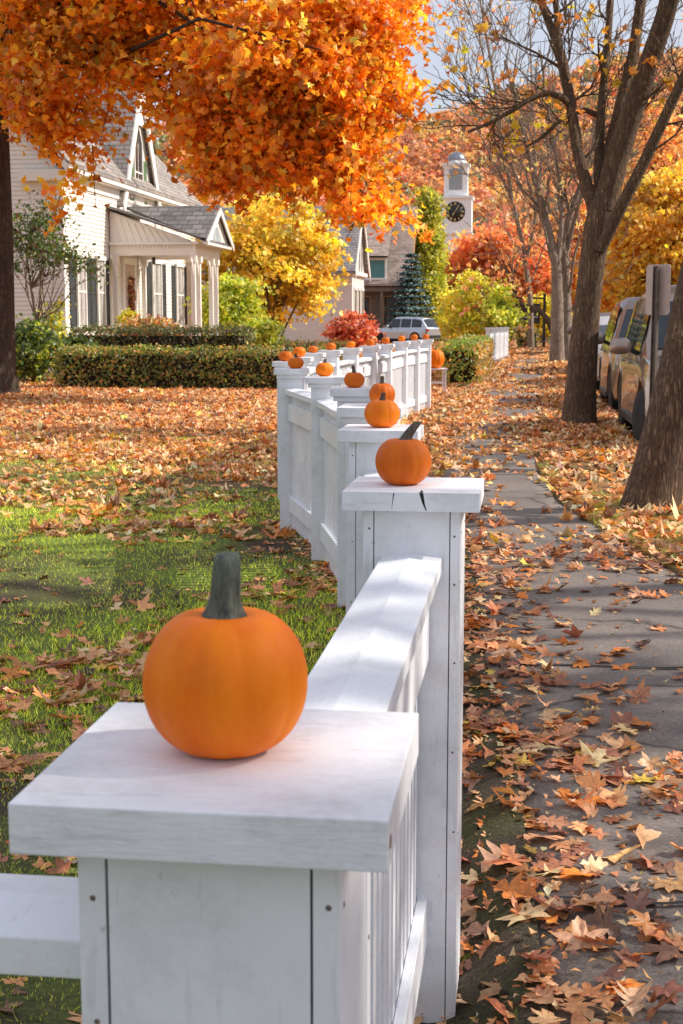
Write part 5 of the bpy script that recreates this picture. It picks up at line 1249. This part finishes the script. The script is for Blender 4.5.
# ------------------------------------------------------------------ cars
def make_car(loc, rz, paint, label, L=4.75, W=1.90, Hh=1.74, group='parked cars', steer=0.0):
    t = empty('parked_car', loc, rz, label, 'car', group); hw = W / 2; hl = L / 2; wr = .365
    yf, yr = hl - .92, -hl + 1.02
    # profile: (y, belt/hood z, roof z or None)
    ysn = [hl, hl - .05, hl - .18, hl - .4, yf + .44, yf + .40, yf + .34, yf + .24, yf + .12, yf, yf - .12, yf - .24, yf - .34, yf - .40, yf - .44, hl - 1.55, hl - 1.9, hl - 2.15, hl - 2.4, .0, -.5, -.9, yr + .44, yr + .40, yr + .34, yr + .24, yr + .12, yr, yr - .12, yr - .24, yr - .34, yr - .40, yr - .44, -hl + .25, -hl + .1, -hl + .03]
    ysn = sorted(set(round(v, 3) for v in ysn), reverse=True)
    hood = lambda y: float(np.interp(y, [-hl, -hl + .1, -hl + .5, 0, hl - 1.35, hl - 1.0, hl - .35, hl - .12, hl], [.92, 1.04, 1.09, 1.05, 1.06, 1.04, .95, .84, .70]))
    roof = lambda y: float(np.interp(y, [-hl, -hl + .08, -hl + .62, -hl + 1.1, 0, .45, hl - 1.95, hl - 1.35, hl - 1.2], [.95, 1.05, Hh - .10, Hh - .02, Hh, Hh - .02, Hh - .18, 1.09, 1.0]))
    rings = []
    for y in ysn:
        u = abs(y) / hl; tp = 1 - .16 * max(0, (u - .62) / .38) ** 2.2
        zb = .24 + (.10 * max(0, (u - .85) / .15))
        for yw in (yf, yr):
            dd = abs(y - yw)
            if dd < .44: zb = max(zb, .36 + math.sqrt(max(0, .435 ** 2 - min(dd, .434) ** 2)) )
        bz = hood(y); rz2 = roof(y); gh = rz2 > bz + .05
        x = hw * tp
        fl = .03 if min(abs(y - yf), abs(y - yr)) < .5 else 0
        zz = lambda z: max(z, zb + .01)
        ring = [(x * .90, zb), (x * .985 + fl, zz(zb + .05)), (x * .985 + fl * .8, zz(.62)), (x * 1.0, zz(.80)), (x * .985, zz(bz - .08)), (x * .955, zz(bz))]
        if gh: ring += [(x * .955 - (rz2 - bz) * .26, rz2 - .07 if rz2 - .07 > bz else bz + .01), (x * .955 - (rz2 - bz) * .30 - .06, rz2), (0, rz2 + .035)]
        else: ring += [(x * .90, bz + .012), (x * .72, bz + .03), (0, bz + .045)]
        rings.append([(px, y, pz) for px, pz in ring])
    b = MB(); m = len(rings[0]); full = [r + [(-p[0], p[1], p[2]) for p in r[-2::-1]] for r in rings]; nf = len(full[0])
    b.add([p for r in full for p in r], [(i * nf + k, i * nf + k + 1, (i + 1) * nf + k + 1, (i + 1) * nf + k) for i in range(len(full) - 1) for k in range(nf - 1)] + [tuple(range(nf)), tuple((len(full) - 1) * nf + k for k in range(nf))[::-1]], 0, True)
    body = b.build('body', [paint, M['black']], t, fix=True)
    s = body.modifiers.new('edges', 'EDGE_SPLIT'); s.split_angle = R(38)
    # underbody
    b = MB(); b.box((0, 0, .42), (W * .66, L * .9, .3)); b.box((0, 0, .26), (W * .93, (yf - yr) - .95, .10)); b.build('underbody', M['black'], t)
    # side glass: between belt and roof edge with pillars left in body colour
    def spt(y, f):      # point on the glasshouse side at height fraction f
        u = abs(y) / hl; x = hw * (1 - .16 * max(0, (u - .62) / .38) ** 2.2); bz, rz2 = hood(y), roof(y)
        z0, z1 = bz, rz2 - .07; z = z0 + (z1 - z0) * f; return (x * .955 - (z - bz) * .265 + .008, y, z)
    segs = [(hl - 1.72, hl - 2.62), (hl - 2.70, hl - 3.52), (hl - 3.62, -hl + .52)]
    for sx in (1, -1):
        for ya, yb in segs:
            q = []; nn = 6
            for k in range(nn + 1): q.append(spt(ya + (yb - ya) * k / nn, .06))
            for k in range(nn, -1, -1):
                y = ya + (yb - ya) * k / nn; q.append(spt(y, .92 if roof(y) - hood(y) > .2 else .85))
            b = MB(); nq = len(q); vs = [(sx * p[0], p[1], p[2]) for p in q]
            b.add(vs, [(k, k + 1, nq - 2 - k, nq - 1 - k) if sx < 0 else (nq - 1 - k, nq - 2 - k, k + 1, k) for k in range(nn)], 0, True); b.build('side_window', M['glass'], t)
        for yh in (hl - 2.5, hl - 3.42):
            b = MB(); b.box((sx * (hw + .012), yh, .96), (.03, .20, .035)); b.build('door_handle', paint if True else None, t, bevel=.008)
        b = MB(); b.lathe([(.0, -.13), (.075, -.125), (.10, -.05), (.105, .05), (.085, .12), (.0, .135)], 14, (0, 0, 0), ax='X'); 
        b.v = [(sx * (hw + .16) + p[0] , hl - 1.78 + p[1] * .75, 1.17 + p[2] * .95) for p in b.v]; mi = b.build('wing_mirror', paint, t)
        b = MB(); b.bar((sx * (hw - .04), hl - 1.80, 1.08), (sx * (hw + .06), hl - 1.78, 1.13), .09, .05); b.build('mirror_stalk', M['black'], mi)
        b = MB(); b.box((sx * (hw - .30), hl - .10, .74), (.40, .16, .13), rz=-sx * .32); b.build('headlight', M['lamp'], t, bevel=.03, seg=3)
        b = MB(); b.box((sx * (hw - .20), -hl + .115, .93), (.22, .20, .18), rz=-sx * -.35); b.build('tail_light', M['redlamp'], t, bevel=.03, seg=3)
        b = MB(); b.box((sx * (hw * .985 + .02), 0, .30), (.05, (yf - yr) - .92, .09)); b.build('running_board', M['black'], t, bevel=.01)
    def slab(name, y0, f0, y1, f1, m, sgn):
        q = []
        for y, wf in ((y0, f0), (y1, f1)):
            u = abs(y) / hl; x = hw * (1 - .16 * max(0, (u - .62) / .38) ** 2.2) * .955 - (roof(y) - hood(y)) * .30 - .085
            for k in range(9): v = -1 + 2 * k / 8; q.append((x * v * wf, y + sgn * .006, roof(y) + .035 * (1 - abs(v)) + .008))
        b = MB(); b.add(q, [(k, k + 1, k + 10, k + 9) for k in range(8)], 0, True); b.build(name, m, t, fix=True)
    slab('windshield', hl - 1.40, 1.02, hl - 1.93, 1.0, M['glass'], 1); slab('rear_window', -hl + .13, .98, -hl + .56, .96, M['glass'], -1)
    b = MB(); b.box((0, hl - .035, .62), (1.05, .09, .26)); 
    for k in range(4): b.box((0, hl + .012, .53 + .06 * k), (1.0, .02, .022), mi=1)
    b.build('grille', [M['black'], M['alloy']], t, bevel=.01)
    b = MB(); b.box((0, hl - .02, .40), (W * .80, .12, .14)); b.build('bumper', M['black'], t, bevel=.03, seg=3); b = MB(); b.box((0, -hl + .05, .48), (W * .84, .14, .2)); b.build('bumper', M['black'], t, bevel=.03, seg=3)
    for sx in (1, -1):
        for yw in (yf, yr):
            wl = empty('wheel', (sx * (hw - .125), yw, wr)); wl.parent = t
            if yw == yf: wl.rotation_euler = (0, 0, steer)
            b = MB(); b.lathe([(.245, -.105), (.33, -.115), (wr - .008, -.085), (wr, -.05), (wr, .05), (wr - .008, .085), (.33, .115), (.245, .105)], 36, ax='X'); b.build('tyre', M['rubber'], wl)
            b = MB(); b.lathe([(.0, -.02), (.20, -.03), (.215, -.06), (.248, -.09)], 24, ax='X', mi=1) if False else b
            b.lathe([(.25, .09), (.225, .095), (.215, .02), (.0, .01)], 28, ax='X', mi=1)
            b.lathe([(.25, -.09), (.225, -.095), (.215, -.02), (.0, -.01)], 28, ax='X', mi=1)
            b.lathe([(.252, sx * .085), (.228, sx * .102), (.214, sx * .098), (.212, sx * .06)], 32, ax='X')
            for k in range(10):
                a = 2 * PI * (k // 2) / 5 + (.17 if k % 2 else -.17)
                b.bar((sx * .085, .03 * math.cos(a), .03 * math.sin(a)), (sx * .092, .222 * math.cos(a), .222 * math.sin(a)), .035, .026, up=(1, 0, 0))
            b.lathe([(.0, sx * .10), (.045, sx * .10), (.05, sx * .07)], 14, ax='X')
            b.build('rim', [M['alloy'], M['black']], wl, fix=True)
    return t
CXc = 2.17
make_car((CXc + .01, 17.75, -.088), PI + .02, M['bronze'], 'bronze sport utility car parked nearest, behind the leaning trunk and sign post', Hh=1.88, steer=.24)
make_car((CXc + .02, 23.7, -.088), PI, M['charcoal'], 'dark brown sport utility car parked second in the row along the kerb', Hh=1.82)
make_car((CXc + .02, 30.6, -.088), PI, M['whitecar'], 'pale car parked third in the row, mostly hidden by the forked street tree', Hh=1.52, L=4.6)
make_car((CXc + .05, 37.6, -.088), PI, M['charcoal'], 'dark car parked fourth in the row, behind the pale one', Hh=1.6)
cp = at(405, 345, 100); make_car((cp.x, 100, gz(100)), R(60), M['silver'], 'silver grey sport utility car standing in front of the blue spruce', group=None, L=4.95, Hh=1.82)

# ------------------------------------------------------------------ light, sky, camera
w = bpy.data.worlds.new('World'); scene.world = w; w.use_nodes = True
nt = w.node_tree; nt.nodes.clear(); N = NT(nt)
sky = N.n('TexSky'); sky.sky_type = 'NISHITA'; sky.sun_disc = False
EL, AZ = R(39), math.atan2(1.0, .24)      # azimuth clockwise from +Y
sky.sun_elevation = EL; sky.sun_rotation = AZ; sky.air_density = 1.0; sky.dust_density = 2.2; sky.ozone_density = 1.0; sky.altitude = 150
bg = N.n('Background'); bg.inputs['Strength'].default_value = .15
tc = N.n('TexCoord'); mp = N.n('Mapping'); mp.inputs['Scale'].default_value = (1.6, 1.6, 4.5); N.l(tc.outputs['Generated'], mp.inputs['Vector'])
cf_ = N.ramp(N.noise(mp.outputs['Vector'], 1.7, 7, .62), [(.32, (.55,) * 3), (.60, (.96,) * 3)])
skyc = N.mix(cf_, sky.outputs[0], (4.7, 5.0, 5.8))
wo = N.n('OutputWorld'); N.l(skyc, bg.inputs[0]); N.l(bg.outputs[0], wo.inputs['Surface'])
sun = bpy.data.lights.new('sun', 'SUN'); sun.energy = 5.0; sun.angle = R(.53); sun.color = (1.0, .945, .84)
so_ = bpy.data.objects.new('sun', sun); col.objects.link(so_)
sd = Vector((math.sin(AZ) * math.cos(EL), math.cos(AZ) * math.cos(EL), math.sin(EL)))
so_.rotation_euler = (-sd).to_track_quat('-Z', 'Y').to_euler(); so_.location = (20, 5, 20)
cam = bpy.data.cameras.new('camera'); co = bpy.data.objects.new('camera', cam); col.objects.link(co)
cam.sensor_fit = 'VERTICAL'; cam.sensor_height = 36; cam.sensor_width = 24; cam.lens = 50 * 1422 / 1422.2
co.location = (0, 0, EYE); co.rotation_euler = (PI / 2 - PITCH, 0, YAW); cam.clip_end = 4000; cam.clip_start = .05
cam.dof.use_dof = True; cam.dof.focus_distance = 4.2; cam.dof.aperture_fstop = 20
scene.camera = co
scene.view_settings.view_transform = 'Standard'; scene.view_settings.look = 'None'; scene.view_settings.exposure = 0
scene.cycles.max_bounces = 6; scene.cycles.diffuse_bounces = 3; scene.cycles.glossy_bounces = 3; scene.cycles.transmission_bounces = 3; scene.cycles.transparent_max_bounces = 4
scene.cycles.caustics_reflective = False; scene.cycles.caustics_refractive = False; scene.cycles.use_denoising = True
